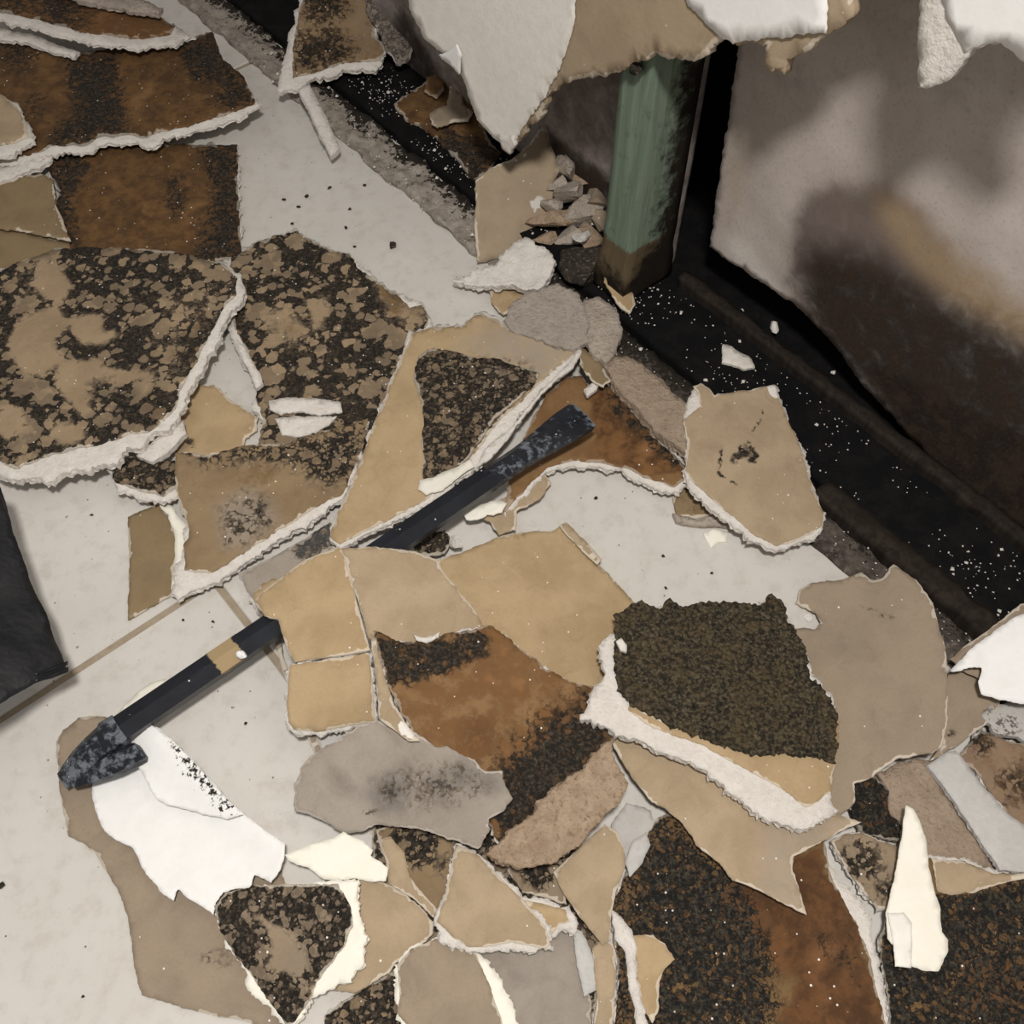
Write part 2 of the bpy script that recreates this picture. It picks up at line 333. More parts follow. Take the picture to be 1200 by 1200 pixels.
def steel_mat():
    m, nt, b = mat_base('black_lacquered_steel'); g = G(nt)
    f = g.noise(110, 7, .72); lo = g.noise(18, 4, .6); k = g.attr('grey')
    c = g.mix(g.sstep(lo, .35, .7), (.011, .012, .016), (.018, .021, .028)); t = g.math('MULTIPLY_ADD', g.math('SUBTRACT', f, .5), 2.2, k); wm = g.sstep(t, .42, .75); c = g.mix(g.math('MULTIPLY', wm, .75), c, (.17, .19, .215))
    p = g.attr('pale'); t2 = g.math('MULTIPLY_ADD', g.math('SUBTRACT', f, .5), 1.0, p); pm = g.sstep(t2, .4, .6); c = g.mix(pm, c, (.34, .25, .14))
    s = g.vor(160, 'F1'); sp = g.n('ShaderNodeSeparateColor'); nt.links.new(s.outputs['Color'], sp.inputs[0])
    sm = g.math('MULTIPLY', g.sstep(g.math('SUBTRACT', .16, s.outputs['Distance']), .0, .06), g.math('GREATER_THAN', sp.outputs[1], .90)); c = g.mix(sm, c, (.55, .52, .48))
    nt.links.new(c, b.inputs['Base Color']); nt.links.new(g.lerp(g.math('MAXIMUM', wm, pm), .34, .8), b.inputs['Roughness']); b.inputs['Specular IOR Level'].default_value = .22; g.bump(f, .25, .001, b); return m
STEEL = steel_mat()
def bag_mat():
    m, nt, b = mat_base('black_plastic_film'); g = G(nt); f = g.noise(14, 4, .6); h = g.noise(90, 4, .6)
    nt.links.new(g.mix(f, (.006, .007, .009), (.013, .014, .018)), b.inputs['Base Color']); b.inputs['Roughness'].default_value = .38; g.bump(g.math('ADD', f, g.math('MULTIPLY', h, .1)), .5, .012, b); return m
BAG = bag_mat()
DUST = chalk('plaster_dust_white', (.74, .70, .65), (.62, .58, .52), amt=.1)
SOOT = chalk('black_mould_crumb', (.022, .018, .014), (.05, .04, .03), dirt=(.42, .38, .34), amt=.5, bump=1.0)

# ------------------------------------------------------------------ builders for debris
SEED = [10]
def scrap(name, label, cat, poly, z, mat, th=1.2, masks=None, group=None, **k):
    """one loose piece made of one layer"""
    SEED[0] += 1; sd = k.pop('seed', SEED[0])
    v, f, a = sheet(poly, Lie(z), th, seed=sd, masks=masks, **k)
    return tag(obj(name, v, f, mat, a, smooth='top'), label, cat, group)
def board(label, paper_poly, z, mat, th=10, core=None, core_mat=None, masks=None, crust=None, group=None, name='drywall_fragment', cat='drywall piece', jag=2.0, warp=1.8, corejag=3.6, coreside=2.6, core_masks=None, curl=0.0, papercurl=0.0, step=6, rough=0.0, face='paper_face', crusth=3.0, extra=None, core_step=8):
    """a broken piece of board: paper face over a gypsum core, with whatever has grown on it"""
    SEED[0] += 1; sd = SEED[0]; lie = Lie(z); th *= .78
    cp = core if core is not None else paper_poly
    cv, cf, ca = sheet(cp, lie, th, jag=corejag, seed=sd + 500, step=core_step, warp=warp, wseed=sd, off=-.9, side=coreside, masks=core_masks, curl=curl, rough=.35 if core is not None else .1)
    e = empty(name, (cv[:, 0].mean(), cv[:, 1].mean(), cv[:, 2].min())); tag(e, label, cat, group)
    obj('gypsum_core', cv, cf, core_mat or GYP, ca, parent=e, smooth='top')
    pv, pf, pa = sheet(paper_poly, lie, .7, jag=jag, seed=sd, step=step, warp=warp, wseed=sd, masks=masks, curl=curl + papercurl, off=.25, rough=rough)
    obj(face, pv, pf, mat, pa, parent=e)
    if crust:
        v, f, a = sheet(crust, lie, 2.5, jag=3.5, seed=sd + 900, step=2.4, warp=warp, wseed=sd, off=crusth, rough=2.4, rfreq=.26, side=1.5)
        obj('mould_crust', v, f, CRUST, a, parent=e)
    for nm, poly, mt, t, of, mk in (extra or []):
        v, f, a = sheet(poly, lie, t, jag=1.5, seed=sd + 1300, step=6, warp=warp, wseed=sd, off=of, masks=mk, side=1.0, rough=.3)
        obj(nm, v, f, mt, a, parent=e)
    return e
ICO = None
def lump_mesh(r, seed, flat=.7, rough=.35, sub=2, stretch=(1, 1)):
    import bmesh
    bm = bmesh.new(); bmesh.ops.create_icosphere(bm, subdivisions=sub, radius=1)
    rnd = random.Random(seed); cuts = []
    for _ in range(9):
        d = Vector((rnd.uniform(-1, 1), rnd.uniform(-1, 1), rnd.uniform(-1, 1))).normalized(); cuts.append((d, rnd.uniform(.30, .70)))
    vs_ = []
    for v in bm.verts:
        p = v.co.copy()
        for d, h in cuts:
            q = p.dot(d)
            if q > h: p -= d * (q - h)
        p += v.co * rough * .35 * noise.noise(v.co * 2.3 + Vector((seed * 1.7, 0, 0)))
        vs_.append((p.x * r * stretch[0], p.y * r * stretch[1], p.z * r * flat))
    fs = [[v.index for v in f.verts] for f in bm.faces]; bm.free(); return np.array(vs_), fs
def lump(name, label, cat, x, y, rpx, z, mat, group=None, stretch=(1, 1), rot=0, flat=.7, sub=2, seed=None):
    SEED[0] += 1; sd = SEED[0] if seed is None else seed; r = rpx * .00092 * (np.linalg.norm(at(x, y) - CAM) / 1.07)
    v, f = lump_mesh(r, sd, flat, sub=sub, stretch=stretch); c, s = math.cos(rot), math.sin(rot)
    v = np.stack([v[:, 0] * c - v[:, 1] * s, v[:, 0] * s + v[:, 1] * c, v[:, 2]], 1); p = at(x, y, z / 1000); v = v + p; v[:, 2] += (z / 1000 - v[:, 2].min())
    return tag(obj(name, v, f, mat, smooth=False), label, cat, group)
def boxmesh(u0, u1, v0, v1, z0, z1):
    q = [wl(u, v, z) for z in (z0, z1) for u, v in ((u0, v0), (u1, v0), (u1, v1), (u0, v1))]
    return np.array(q), [[0, 1, 2, 3][::1], [7, 6, 5, 4], [0, 4, 5, 1], [1, 5, 6, 2], [2, 6, 7, 3], [3, 7, 4, 0]]

# ================================================================== THE SETTING
# ---- floor: large pale tiles on a grout bed
v, f = boxmesh(-1.9, 2.5, -2.0, .30, -.03, -.0022)
floor = obj('floor', v, f, GROUT, smooth=False); tag(floor, 'pale floor of large square tiles with beige grout', 'floor', kind='structure')
def tile_piece(u0, u1, v0, v1):
    g = .0035; b = .0012
    q = [wl(u, w_, z) for z, i in ((-.012, 0), (-b, 0), (0, b)) for u, w_ in ((u0 + g + i, v0 + g + i), (u1 - g - i, v0 + g + i), (u1 - g - i, v1 - g - i), (u0 + g + i, v1 - g - i))]
    fc = [[8, 9, 10, 11]] + [[j * 4 + i, j * 4 + (i + 1) % 4, (j + 1) * 4 + (i + 1) % 4, (j + 1) * 4 + i] for j in (0, 1) for i in range(4)]
    obj('floor_tile', np.array(q), fc, TILE, parent=floor, smooth=False)
for iu in range(-3, 3):
    for iv in range(-2, 1):
        tile_piece(.613 + .72 * iu, .613 + .72 * (iu + 1), -.55 + .6 * iv, -.55 + .6 * (iv + 1))

# ---- torn front wall: what is left of the board above the hole
def W2(p, v): return [tuple(q) for q in wuz(p, v)]
TOP = 780
edge_px = [(480, -20), (484, 12), (500, 45), (515, 60), (535, 72), (545, 92), (560, 140), (580, 162), (592, 172), (606, 166), (618, 148), (634, 140), (640, 112), (655, 100), (682, 93), (722, 86), (752, 72), (768, 62), (782, 66), (812, 72), (828, 64), (842, 46), (862, 53), (897, 52), (894, 76), (902, 86), (908, 78), (918, 88), (921, 70), (945, 60), (972, 40), (985, 32), (1000, 20), (1000, -12)]
hole = W2(edge_px, 0.0)
front = [(-900, TOP), (-900, 640), (-200, 560), (100, 430), (205, 300)] + hole + [(835, 520), (862, 545), (880, 545), (900, 560), (960, 560), (1010, 545), (1100, 600), (1300, 560), (1700, 600), (1700, TOP)]
wall = empty('wall_front', wl(.6, 0, 0)); tag(wall, 'torn white plasterboard wall with ragged brown paper edge above the hole', 'wall', kind='structure')
def wpart(name, poly, v, th, mat, parent, jag=3.0, step=9, seed=1, masks=None, warp=0.0, side=1.0, hfun=None, rough=0, wfreq=.011, curl=0.0):
    vv, ff, aa = sheet(poly, Wall(v), th, jag=jag, seed=seed, step=step, warp=warp, side=side, masks=masks, hfun=hfun, rough=rough, wfreq=wfreq, curl=curl)
    return obj(name, vv, ff, mat, aa, parent=parent)
wpart('board', front, .001, 9, TAN, wall, seed=41, step=11, masks={'grey': .12})
pa = [(-900, TOP), (-900, 650), (-200, 575), (90, 445), (200, 312)] + W2([(478, -20), (481, 10), (498, 43), (513, 58), (534, 70), (545, 92), (560, 140), (579, 160), (590, 168), (604, 162), (622, 138), (636, 118), (655, 82), (668, 50), (674, 20), (676, -20)], 0) + [(560, TOP)]
pb = [(600, TOP)] + W2([(800, -20), (806, 2), (822, 20), (840, 38), (860, 50), (900, 45), (940, 40), (971, 38), (972, 15), (968, -20)], 0) + [(800, 560), (820, TOP)]
wpart('paint_layer', pa, -.0005, 1.6, WALLP, wall, jag=2, seed=43, step=10, curl=2.0)
wpart('paint_layer', pb, -.0005, 1.6, PAINT, wall, jag=2, seed=44, step=10, curl=2.0)
flapz = W2([(535, 52), (524, 60), (514, 64), (518, 70), (530, 78), (538, 88), (540, 65)], -.006)
wpart('paint_flake', flapz, -.006, 1.5, PAINT, wall, jag=.8, seed=47, step=6)
tipz = W2([(585, 162), (600, 160), (603, 170), (597, 181), (588, 174)], -.004)
wpart('gypsum_tip', tipz, -.004, 5, GYP, wall, jag=1.5, seed=48, step=5)
# the bright piece at the right: board broken and bent out towards the room
vR = -.012
pr = W2([(1076, -30), (1077, 40), (1075, 104), (1092, 104), (1110, 95), (1128, 72), (1135, 60), (1152, 54), (1172, 52), (1195, 72), (1230, 92), (1260, 90), (1260, -60)], vR) + [(1700, 640), (1700, TOP), (860, TOP)]
wpart('board', pr, vR, 10, GYP, wall, jag=2.2, seed=51, step=9)
pr2 = W2([(1098, -30), (1108, 20), (1122, 48), (1131, 62), (1150, 52), (1172, 51), (1195, 71), (1230, 92), (1260, 90), (1260, -60)], vR - .001) + [(1700, 645), (1700, TOP), (885, TOP)]
wpart('paint_layer', pr2, vR - .001, 1.5, PAINT, wall, jag=1.6, seed=52, step=9)
v, f = boxmesh(-.9, 1.7, 0.0, .012, .775, 2.4); obj('upper_board', v, f, WALLP, parent=wall, smooth=False)

# ---- mouldy back of the far board, seen inside the cavity
wback = empty('wall_back', wl(.8, .1, 0)); tag(wback, 'mouldy grey back of the far plasterboard inside the wall cavity', 'wall', kind='structure')
VB = .10
def B(p): return W2(p, VB)
pr = B([(866, 46), (850, 160), (836, 262), (831, 288), (846, 300), (880, 322), (915, 345), (938, 362), (975, 400), (1010, 450), (1060, 505)]) + [(1010, 22), (1700, 22), (1700, 1000), (642, 1000)]
mk = {
 'black': [(B([(930, 330), (945, 285), (1000, 290), (1040, 305), (1090, 335), (1140, 362), (1200, 398), (1260, 430), (1300, 720), (1200, 680), (1090, 560), (990, 440), (940, 375)]), 34, .92), (B([(1000, 430), (1010, 400), (1100, 440), (1260, 520), (1300, 720), (1200, 690), (1080, 560)]), 30, 1.0), (B([(860, 40), (872, 40), (838, 290), (826, 290)]), 8, .3)],
 'grey': [(B([(925, 330), (928, 260), (945, 225), (975, 212), (1030, 218), (1070, 240), (1105, 285), (1130, 330), (1090, 360), (1000, 320)]), 20, .95), (B([(870, 60), (950, 60), (1010, 100), (1000, 150), (900, 120)]), 40, .35), (B([(1000, 0), (1200, 40), (1260, 140), (1100, 150)]), 60, .30)],
 'brown': [(B([(1020, 225), (1060, 235), (1120, 290), (1200, 350), (1260, 390), (1260, 450), (1190, 405), (1120, 370), (1070, 320), (1030, 260)]), 30, .88), (B([(850, 170), (870, 150), (880, 230), (860, 280), (840, 270)]), 26, .42)],
 'pale': [(B([(848, 260), (880, 285), (925, 350), (910, 352), (850, 300)]), 16, .62), (B([(930, 150), (1060, 180), (1200, 240), (1260, 330), (1120, 250), (1000, 195)]), 40, .30)]}
wpart('back_board', pr, VB, 10, BACK, wback, jag=2, seed=61, step=8, masks=mk, warp=2.0)
pl = [(-900, 5), (-900, 1000), (600, 1000), (600, 8)]
mk = {'black': [(B([(380, 60), (480, 100), (560, 140), (600, 200), (640, 230), (730, 290), (560, 330), (300, 120)]), 30, .95), (B([(640, 150), (700, 190), (730, 230), (690, 260), (640, 190)]), 20, .9), (B([(470, 0), (520, 90), (560, 160), (500, 110), (440, 40)]), 20, .8), .45],
      'brown': [(B([(500, 90), (540, 95), (570, 180), (560, 220), (520, 160)]), 16, .6)], 'grey': [.35]}
wpart('back_board', pl, VB, 10, BACK, wback, jag=0, seed=62, step=10, masks=mk, warp=1.0)
v, f = boxmesh(-1.2, 2.0, .22, .24, -.02, 2.4); o = obj('wall_light_block', v, f, PLATE, smooth=False); tag(o, 'added dark backing that blocks light behind the wall cavity', 'wall', kind='structure')  # added box that keeps world light out of the cavity

# ---- bottom plate, black with mould
def strip(name, u0, u1, v0, v1, z0, z1, mat, parent=None, seed=5, amp=.003, du=.006, nv=6, masks=None):
    """long rough bar along the wall"""
    nu = int((u1 - u0) / du); prof = []
    for i in range(nv + 1): prof.append((v0 + (v1 - v0) * i / nv, z1))
    prof = [(v0, z0), (v0, z0 + (z1 - z0) * .6)] + prof + [(v1, z0 + (z1 - z0) * .6), (v1, z0)]
    vv = []; ff = []; m = len(prof)
    for i in range(nu + 1):
        u = u0 + (u1 - u0) * i / nu
        for j, (pv, pz) in enumerate(prof):
            k = Vector((u * 55, pv * 55, seed)); k2 = Vector((u * 210, pv * 210, seed + 3))
            d = amp * (noise.noise(k) + .5 * noise.noise(k2)); top = 1.0 if 0 < j < m - 1 else 0.0
            e = amp * noise.noise(Vector((u * 40, j * .3, seed + 8))) if j in (0, 1, 2, m - 1, m - 2, m - 3) else 0
            vv.append(wl(u, pv + e, max(pz + d * top, z0)))
    for i in range(nu):
        for j in range(m - 1):
            a = i * m + j; ff.append([a, a + m, a + m + 1, a + 1])
    ff.append(list(range(m))); ff.append([nu * m + j for j in range(m)][::-1])
    tv = np.array([(pv - v0) / (v1 - v0) for _ in range(nu + 1) for pv, pz in prof])
    at_ = {'black': np.clip(tv * 1.2 - .25 + .35 * np.array([noise.noise(Vector((p[0] * 30, p[1] * 30, seed))) for p in vv]), 0, 1), 'rim': np.zeros(len(vv))}
    return obj(name, np.array(vv), ff, mat, at_, parent=parent)
o = strip('bottom_plate', -.9, 1.7, -.002, .214, 0.0, .018, PLATE, amp=.0018, nv=20); tag(o, 'black mould-covered bottom plate running along the floor of the wall cavity', 'wall plate')
o = strip('timber_batten', .935, 1.30, -.022, .002, 0.003, .023, ROTWOOD, amp=.004, seed=9, nv=5); tag(o, 'rough dark rotten batten along the front edge of the black plate', 'batten')
o = strip('mortar_strip', -.9, .50, -.058, -.004, -.002, .007, MORTAR, amp=.008, seed=13, nv=9); tag(o, 'crumbly grey mortar strip between the pale tiles and the black plate', 'mortar strip')
o = strip('mortar_strip', .49, 1.30, -.058, -.003, -.002, .004, DARKM, amp=.004, seed=14, nv=8); tag(o, 'blackened mortar strip with white grit along the rotten batten', 'mortar strip')
o = strip('back_batten', .63, 1.30, .084, .098, .016, .034, ROTWOOD, amp=.003, seed=17, nv=4); tag(o, 'blackened batten under the mouldy back board, at the rear of the plate', 'batten')

# ---- green timber stud
e = empty('timber_stud', wl(.587, .055, .018)); tag(e, 'green treated timber stud standing in the wall cavity, rotten at its foot', 'stud')
def stud():
    u0, u1, v0, v1 = .566, .610, .016, .088; zs = [.018 + .006 * i for i in range(72)] + [.6, 1.0, 1.6, 2.4]
    per = [(u0 + (u1 - u0) * i / 6, v0) for i in range(7)] + [(u1, v0 + (v1 - v0) * i / 6) for i in range(1, 7)] + [(u1 - (u1 - u0) * i / 4, v1) for i in range(1, 5)] + [(u0, v1 - (v1 - v0) * i / 6) for i in range(1, 6)]
    vv = []; ff = []; m = len(per); bk = []; br = []
    for z in zs:
        rot = max(0, 1 - (z - .018) / .10)
        for j, (u, w_) in enumerate(per):
            n1 = noise.noise(Vector((u * 60, w_ * 60, z * 30))); n2 = noise.noise(Vector((u * 170, w_ * 170, z * 60)))
            cu, cv = (u0 + u1) / 2, (v0 + v1) / 2
            k = 1 + rot * (.16 * n1 + .10 * n2 + .10)
            if j in (0, 6): k *= .985
            vv.append(wl(cu + (u - cu) * k, cv + (w_ - cv) * k - .004 * rot, z + rot * .004 * n1))
            side = 1.0 if (6 < j <= 12) else 0.0
            depth = (w_ - v0) / (v1 - v0)
            bk.append(min(1, max(0, 1.25 * smooth01(np.array((.10 - z) / .07)) * .6 + side * (depth * 1.1 - .05) + (0 if j <= 6 or side else .9)))); br.append(float(smooth01(np.array((.112 - z) / .03)) * .9))  # foot black is rot; side face blackening into the cavity is painted shade
    for i in range(len(zs) - 1):
        for j in range(m): a = i * m + j; b = i * m + (j + 1) % m; ff.append([a, b, b + m, a + m])
    ff.append(list(range(m))[::-1])
    return np.array(vv), ff, {'black': np.array(bk), 'brown': np.array(br), 'rim': np.zeros(len(vv))}
v, f, a = stud(); obj('post', v, f, GREENWOOD, a, parent=e)
SEED[0] += 1
kv, kf = lump_mesh(.010, 77, .8); kv = kv + wl(.592, .008, .318); obj('mould_knob', kv, kf, SOOT, parent=e, smooth=False)

# ================================================================== THE DEBRIS
D = 'drywall piece'; P = 'paper scrap'
# ---------- upper left heap
board('brown soaked board with a torn straight side, under the black-blotched board by the pale tiles', [(40, 172), (110, 172), (175, 168), (240, 170), (278, 170), (279, 230), (282, 302), (250, 306), (170, 305), (85, 300), (55, 280), (70, 225), (52, 190)], 12, BROWN, 9, jag=1.2, warp=1.0,
  masks={'brown': [.62, ((150, 230, 70), 60, .8)], 'black': [([(232, 165), (285, 165), (290, 310), (225, 310), (235, 270), (250, 230)], 22, .80), ([(60, 175), (95, 172), (110, 200), (85, 230), (95, 290), (70, 290), (55, 220)], 20, .72), ([(190, 210), (215, 195), (225, 240), (205, 265), (190, 240)], 16, .55)]})
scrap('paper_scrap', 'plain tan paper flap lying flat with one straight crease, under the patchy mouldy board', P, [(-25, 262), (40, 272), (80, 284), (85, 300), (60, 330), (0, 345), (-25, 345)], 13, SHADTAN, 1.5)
scrap('paper_scrap', 'shade-toned tan paper sheet with a curled chipped edge beside the brown soaked board', P, [(-25, 212), (0, 212), (48, 204), (62, 212), (66, 240), (84, 284), (40, 275), (0, 268), (-25, 266)], 18, SHADTAN, 1.5, masks={'pale': [([(62, 216), (76, 218), (74, 234), (66, 234)], 4, 1), ([(72, 245), (80, 250), (82, 262), (76, 258)], 4, 1)]}, curl=3)
scrap('gypsum_sliver', 'long white gypsum sliver wedged under the tan board end', 'gypsum piece', [(-25, 206), (0, 196), (25, 188), (48, 184), (62, 178), (60, 186), (42, 196), (16, 208), (-25, 222)], 24, GYP, 6, side=2)
board('large brown board blotched with black mould and white broken edge, casting shade on the tiles', [(-25, 42), (30, 45), (90, 62), (150, 55), (215, 47), (248, 37), (262, 70), (285, 88), (299, 119), (285, 127), (240, 141), (190, 155), (170, 162), (155, 158), (120, 160), (100, 170), (60, 172), (45, 180), (-25, 192)], [(-20, 120, 26), (298, 120, 36), (150, 50, 34)], BROWN, 5.5, jag=1.8, warp=2.0,
  core=[(-25, 42), (30, 46), (90, 64), (150, 58), (215, 50), (246, 42), (258, 72), (282, 92), (303, 118), (303, 124), (286, 135), (242, 149), (192, 164), (172, 171), (157, 166), (122, 168), (106, 178), (60, 180), (45, 186), (-25, 198)],
  masks={'brown': [.66, ((200, 90, 50), 60, .85)], 'black': [([(75, 70), (135, 62), (142, 110), (150, 160), (60, 175), (60, 150), (85, 130), (80, 95)], 20, .82), ([(205, 52), (250, 38), (262, 70), (286, 92), (300, 118), (270, 126), (245, 118), (262, 100), (230, 95), (215, 75)], 18, .82), (((20, 60, 30)), 20, .5), ((40, 125, 18), 14, .45)]})
board('small clean tan board end with bright torn corner resting on the black-blotched board', [(-25, 100), (0, 110), (20, 124), (30, 145), (34, 160), (14, 168), (-25, 176)], 42, TAN, 8, core=[(-25, 96), (0, 108), (22, 122), (33, 145), (39, 164), (16, 178), (-25, 188)], jag=1.2)
scrap('gypsum_sliver', 'thin white gypsum sliver curling out from under the rust-stained board edge', 'gypsum piece', [(-25, 26), (30, 37), (60, 50), (93, 61), (88, 67), (65, 63), (30, 50), (-25, 42)], 40, GYP, 5, side=1.5)
board('rust-stained board end with a long white broken edge, topmost of the brown heap', [(-30, -40), (75, -6), (120, 4), (185, 17), (205, 30), (200, 40), (165, 46), (100, 38), (40, 22), (-30, 8)], [(0, 0, 52), (200, 35, 46), (100, 38, 54)], RUST, 5.5, core=[(-30, -40), (75, -2), (120, 6), (185, 18), (212, 30), (228, 42), (205, 52), (165, 55), (130, 54), (100, 48), (40, 32), (-30, 16)], jag=1.5, masks={'brown': [.5], 'black': [((70, 5, 40), 40, .6), ((10, 5, 25), 15, .5)]})
scrap('gypsum_sliver', 'dirty white gypsum strip along the back of the rust-stained board', 'gypsum piece', [(60, -25), (110, -8), (160, -4), (192, 10), (186, 17), (150, 12), (105, 4), (60, -10)], 58, GYPD, 6, side=2)
# ---------- board leaning at the wall foot, top
e = board('mould-stained board leaning on the black plate with two white broken edges', [(350, 14), (362, -20), (420, -30), (442, 10), (438, 40), (452, 56), (446, 70), (405, 73), (366, 86), (343, 92), (344, 50)], [(330, 100, 34), (445, 75, 40), (375, 0, 74)], BROWN, 9, core=[(346, 12), (358, -22), (424, -32), (446, 10), (442, 40), (455, 56), (440, 80), (405, 82), (362, 96), (348, 104), (324, 106), (332, 75), (340, 45)], jag=1.5,
  masks={'brown': .35, 'grey': .3, 'black': [([(345, 40), (395, 30), (420, 60), (400, 75), (345, 92)], 18, .62), ((380, 0, 30), 20, .6)]})
scrap('gypsum_stick', 'square white gypsum stick standing out below the leaning stained board', 'gypsum piece', [(349, 104), (362, 97), (372, 116), (385, 143), (398, 171), (388, 182), (376, 160), (362, 130)], [(352, 100, 40), (390, 180, 24), (398, 171, 25)], GYP, 8, jag=1, side=1)
scrap('paper_scrap', 'crumpled dark grey paper scrap tucked behind the leaning stained board', P, [(425, -10), (440, -20), (455, 5), (478, 30), (486, 48), (478, 70), (465, 76), (452, 60), (444, 40), (432, 20)], [(440, 0, 80), (480, 60, 50), (450, 60, 48)], SMOKE, 1.2, masks={'black': .45, 'grey': .6}, warp=6, wfreq=.03)
# ---------- patchy mouldy boards, left
board('board of scattered dark mould colonies reaching under the tan board with the crust', [(272, 300), (300, 285), (320, 277), (350, 269), (362, 282), (380, 289), (410, 300), (420, 315), (450, 335), (465, 345), (480, 360), (495, 357), (503, 371), (497, 388), (505, 440), (480, 520), (420, 560), (300, 530), (310, 492), (300, 470), (303, 445), (288, 412), (274, 380), (266, 340)], 13, MOULD, 9, jag=2,
  core=[(268, 300), (300, 283), (350, 268), (365, 281), (412, 299), (452, 334), (496, 356), (504, 372), (506, 440), (480, 524), (420, 562), (302, 534), (312, 500), (296, 476), (299, 452), (294, 438), (280, 416), (270, 396), (264, 340)], 
  masks={'black': [.60, ([(280, 300), (340, 275), (400, 310), (400, 350), (300, 360)], 40, .78), ([(310, 370), (330, 365), (350, 378), (358, 395), (345, 400), (362, 412), (350, 440), (335, 420), (320, 392)], 9, -.85), ([(364, 355), (381, 350), (380, 375), (368, 386)], 8, -.8), ([(440, 330), (500, 365), (480, 385), (450, 350)], 14, -.6), ([(400, 300), (500, 365), (470, 400), (400, 330)], 30, .35), ((340, 440, 50), 40, .62), ((440, 410, 50), 40, .72)], 'brown': [((455, 350, 40), 30, .5), ((350, 380, 30), 30, .4)]},
  extra=[('gypsum_layer', [(316, 472), (345, 468), (375, 470), (399, 474), (402, 486), (375, 488), (350, 484), (330, 488), (318, 482)], GYP, 3, 4.0, None), ('gypsum_layer', [(322, 492), (345, 488), (372, 490), (396, 490), (385, 500), (370, 508), (350, 512), (332, 511), (328, 502)], GYP, 3, 2.5, None)])
scrap('paper_scrap', 'ochre paper scrap with frayed lobes between the two patchy mouldy boards', P, [(228, 452), (250, 452), (270, 468), (288, 480), (303, 489), (300, 503), (288, 512), (282, 526), (252, 534), (205, 536), (206, 500)], 7, TANGOLD, 1.5, jag=3, masks={'black': [((215, 520, 12), 8, .6)]})
scrap('gypsum_sliver', 'short white gypsum sliver beside the ochre lobed paper scrap', 'gypsum piece', [(277, 398), (286, 405), (296, 425), (306, 440), (308, 450), (300, 456), (294, 440), (282, 418)], 22, GYP, 5, jag=1)
board('olive-stained board with a long white lower edge beside the shade-toned tan paper', [(205, 530), (250, 534), (285, 522), (330, 520), (380, 505), (432, 490), (420, 540), (400, 580), (385, 586), (345, 610), (300, 638), (262, 664), (245, 672), (216, 668), (216, 640), (222, 620), (212, 596), (206, 572)], [(210, 600, 20), (420, 540, 22), (260, 660, 18)], MOULDF, 9, jag=1.8,
  core=[(205, 530), (250, 534), (330, 522), (380, 508), (432, 492), (420, 544), (402, 584), (392, 590), (372, 606), (345, 622), (318, 638), (300, 652), (270, 670), (256, 680), (232, 690), (206, 703), (201, 690), (206, 660), (216, 640), (216, 610), (204, 572)],
  masks={'brown': [((240, 590, 26), 30, .35), ((300, 560, 40), 40, .45)], 'black': [([(215, 528), (330, 520), (430, 492), (415, 560), (380, 570), (340, 545), (290, 540), (240, 545)], 24, .72), ([(255, 595), (285, 575), (310, 580), (325, 610), (290, 640), (262, 640)], 16, .42)], 'grey': [([(255, 595), (285, 575), (310, 580), (325, 610), (290, 640), (262, 640)], 14, .7)]})
scrap('paper_scrap', 'shade-toned tan paper scrap flat on the pale tile with a torn white side', P, [(150, 606), (163, 598), (188, 588), (200, 605), (208, 640), (204, 680), (200, 698), (172, 714), (150, 727), (151, 660)], 3, SHADTAN, 1.2, jag=1)
scrap('paper_scrap', 'pale torn paper fringe between the shade-toned tan scrap and the olive-stained board', P, [(186, 590), (200, 592), (208, 604), (218, 614), (223, 632), (216, 646), (220, 656), (208, 664), (206, 688), (200, 690), (204, 660), (206, 640), (203, 620), (196, 604)], 7, CREAM, 2, jag=1.5)
board('large patchy mouldy board with a broad white broken edge beside the black bag', [(-25, 318), (0, 316), (30, 304), (65, 291), (130, 290), (200, 295), (262, 309), (278, 326), (277, 345), (262, 362), (252, 380), (236, 412), (222, 438), (212, 458), (200, 486), (186, 496), (172, 506), (155, 506), (140, 514), (110, 522), (70, 530), (38, 540), (16, 550), (0, 540), (-25, 532)], [(0, 540, 36), (280, 330, 30), (60, 295, 26)], MOULD, 11, jag=1.8, warp=2.5,
  core=[(-25, 320), (30, 305), (130, 291), (200, 296), (264, 310), (282, 318), (285, 335), (283, 350), (270, 366), (258, 392), (244, 420), (232, 440), (220, 460), (212, 480), (198, 500), (176, 508), (168, 520), (148, 524), (136, 540), (120, 542), (104, 552), (92, 548), (66, 556), (53, 565), (42, 558), (22, 562), (-25, 545)], 
  masks={'black': [.66, ([(60, 292), (200, 295), (270, 312), (262, 360), (200, 370), (100, 370), (50, 340)], 40, .82), ([(25, 375), (45, 365), (70, 362), (75, 385), (60, 400), (72, 420), (50, 442), (20, 425), (10, 400)], 9, -.9), ([(80, 378), (100, 370), (120, 372), (118, 390), (138, 392), (120, 402), (95, 400)], 9, -.9), ([(70, 430), (110, 422), (130, 435), (178, 438), (170, 456), (130, 457), (115, 472), (95, 486), (82, 470), (70, 455)], 9, -.9), ([(0, 480), (22, 478), (28, 500), (10, 515), (-5, 505)], 8, -.9), ([(62, 500), (80, 496), (100, 505), (95, 516), (75, 522), (62, 512)], 8, -.8), ([(45, 308), (65, 312), (83, 330), (76, 350), (60, 350), (45, 335)], 8, -.8), ([(110, 450), (165, 450), (170, 500), (110, 505)], 20, .95), ([(190, 320), (270, 320), (262, 362), (215, 455), (190, 470), (180, 400)], 34, -.22), ((45, 330, 26), 20, -.2), ((225, 400, 40), 40, .6)], 'brown': [((225, 400, 50), 40, .5), ((180, 480, 26), 20, .55)]})
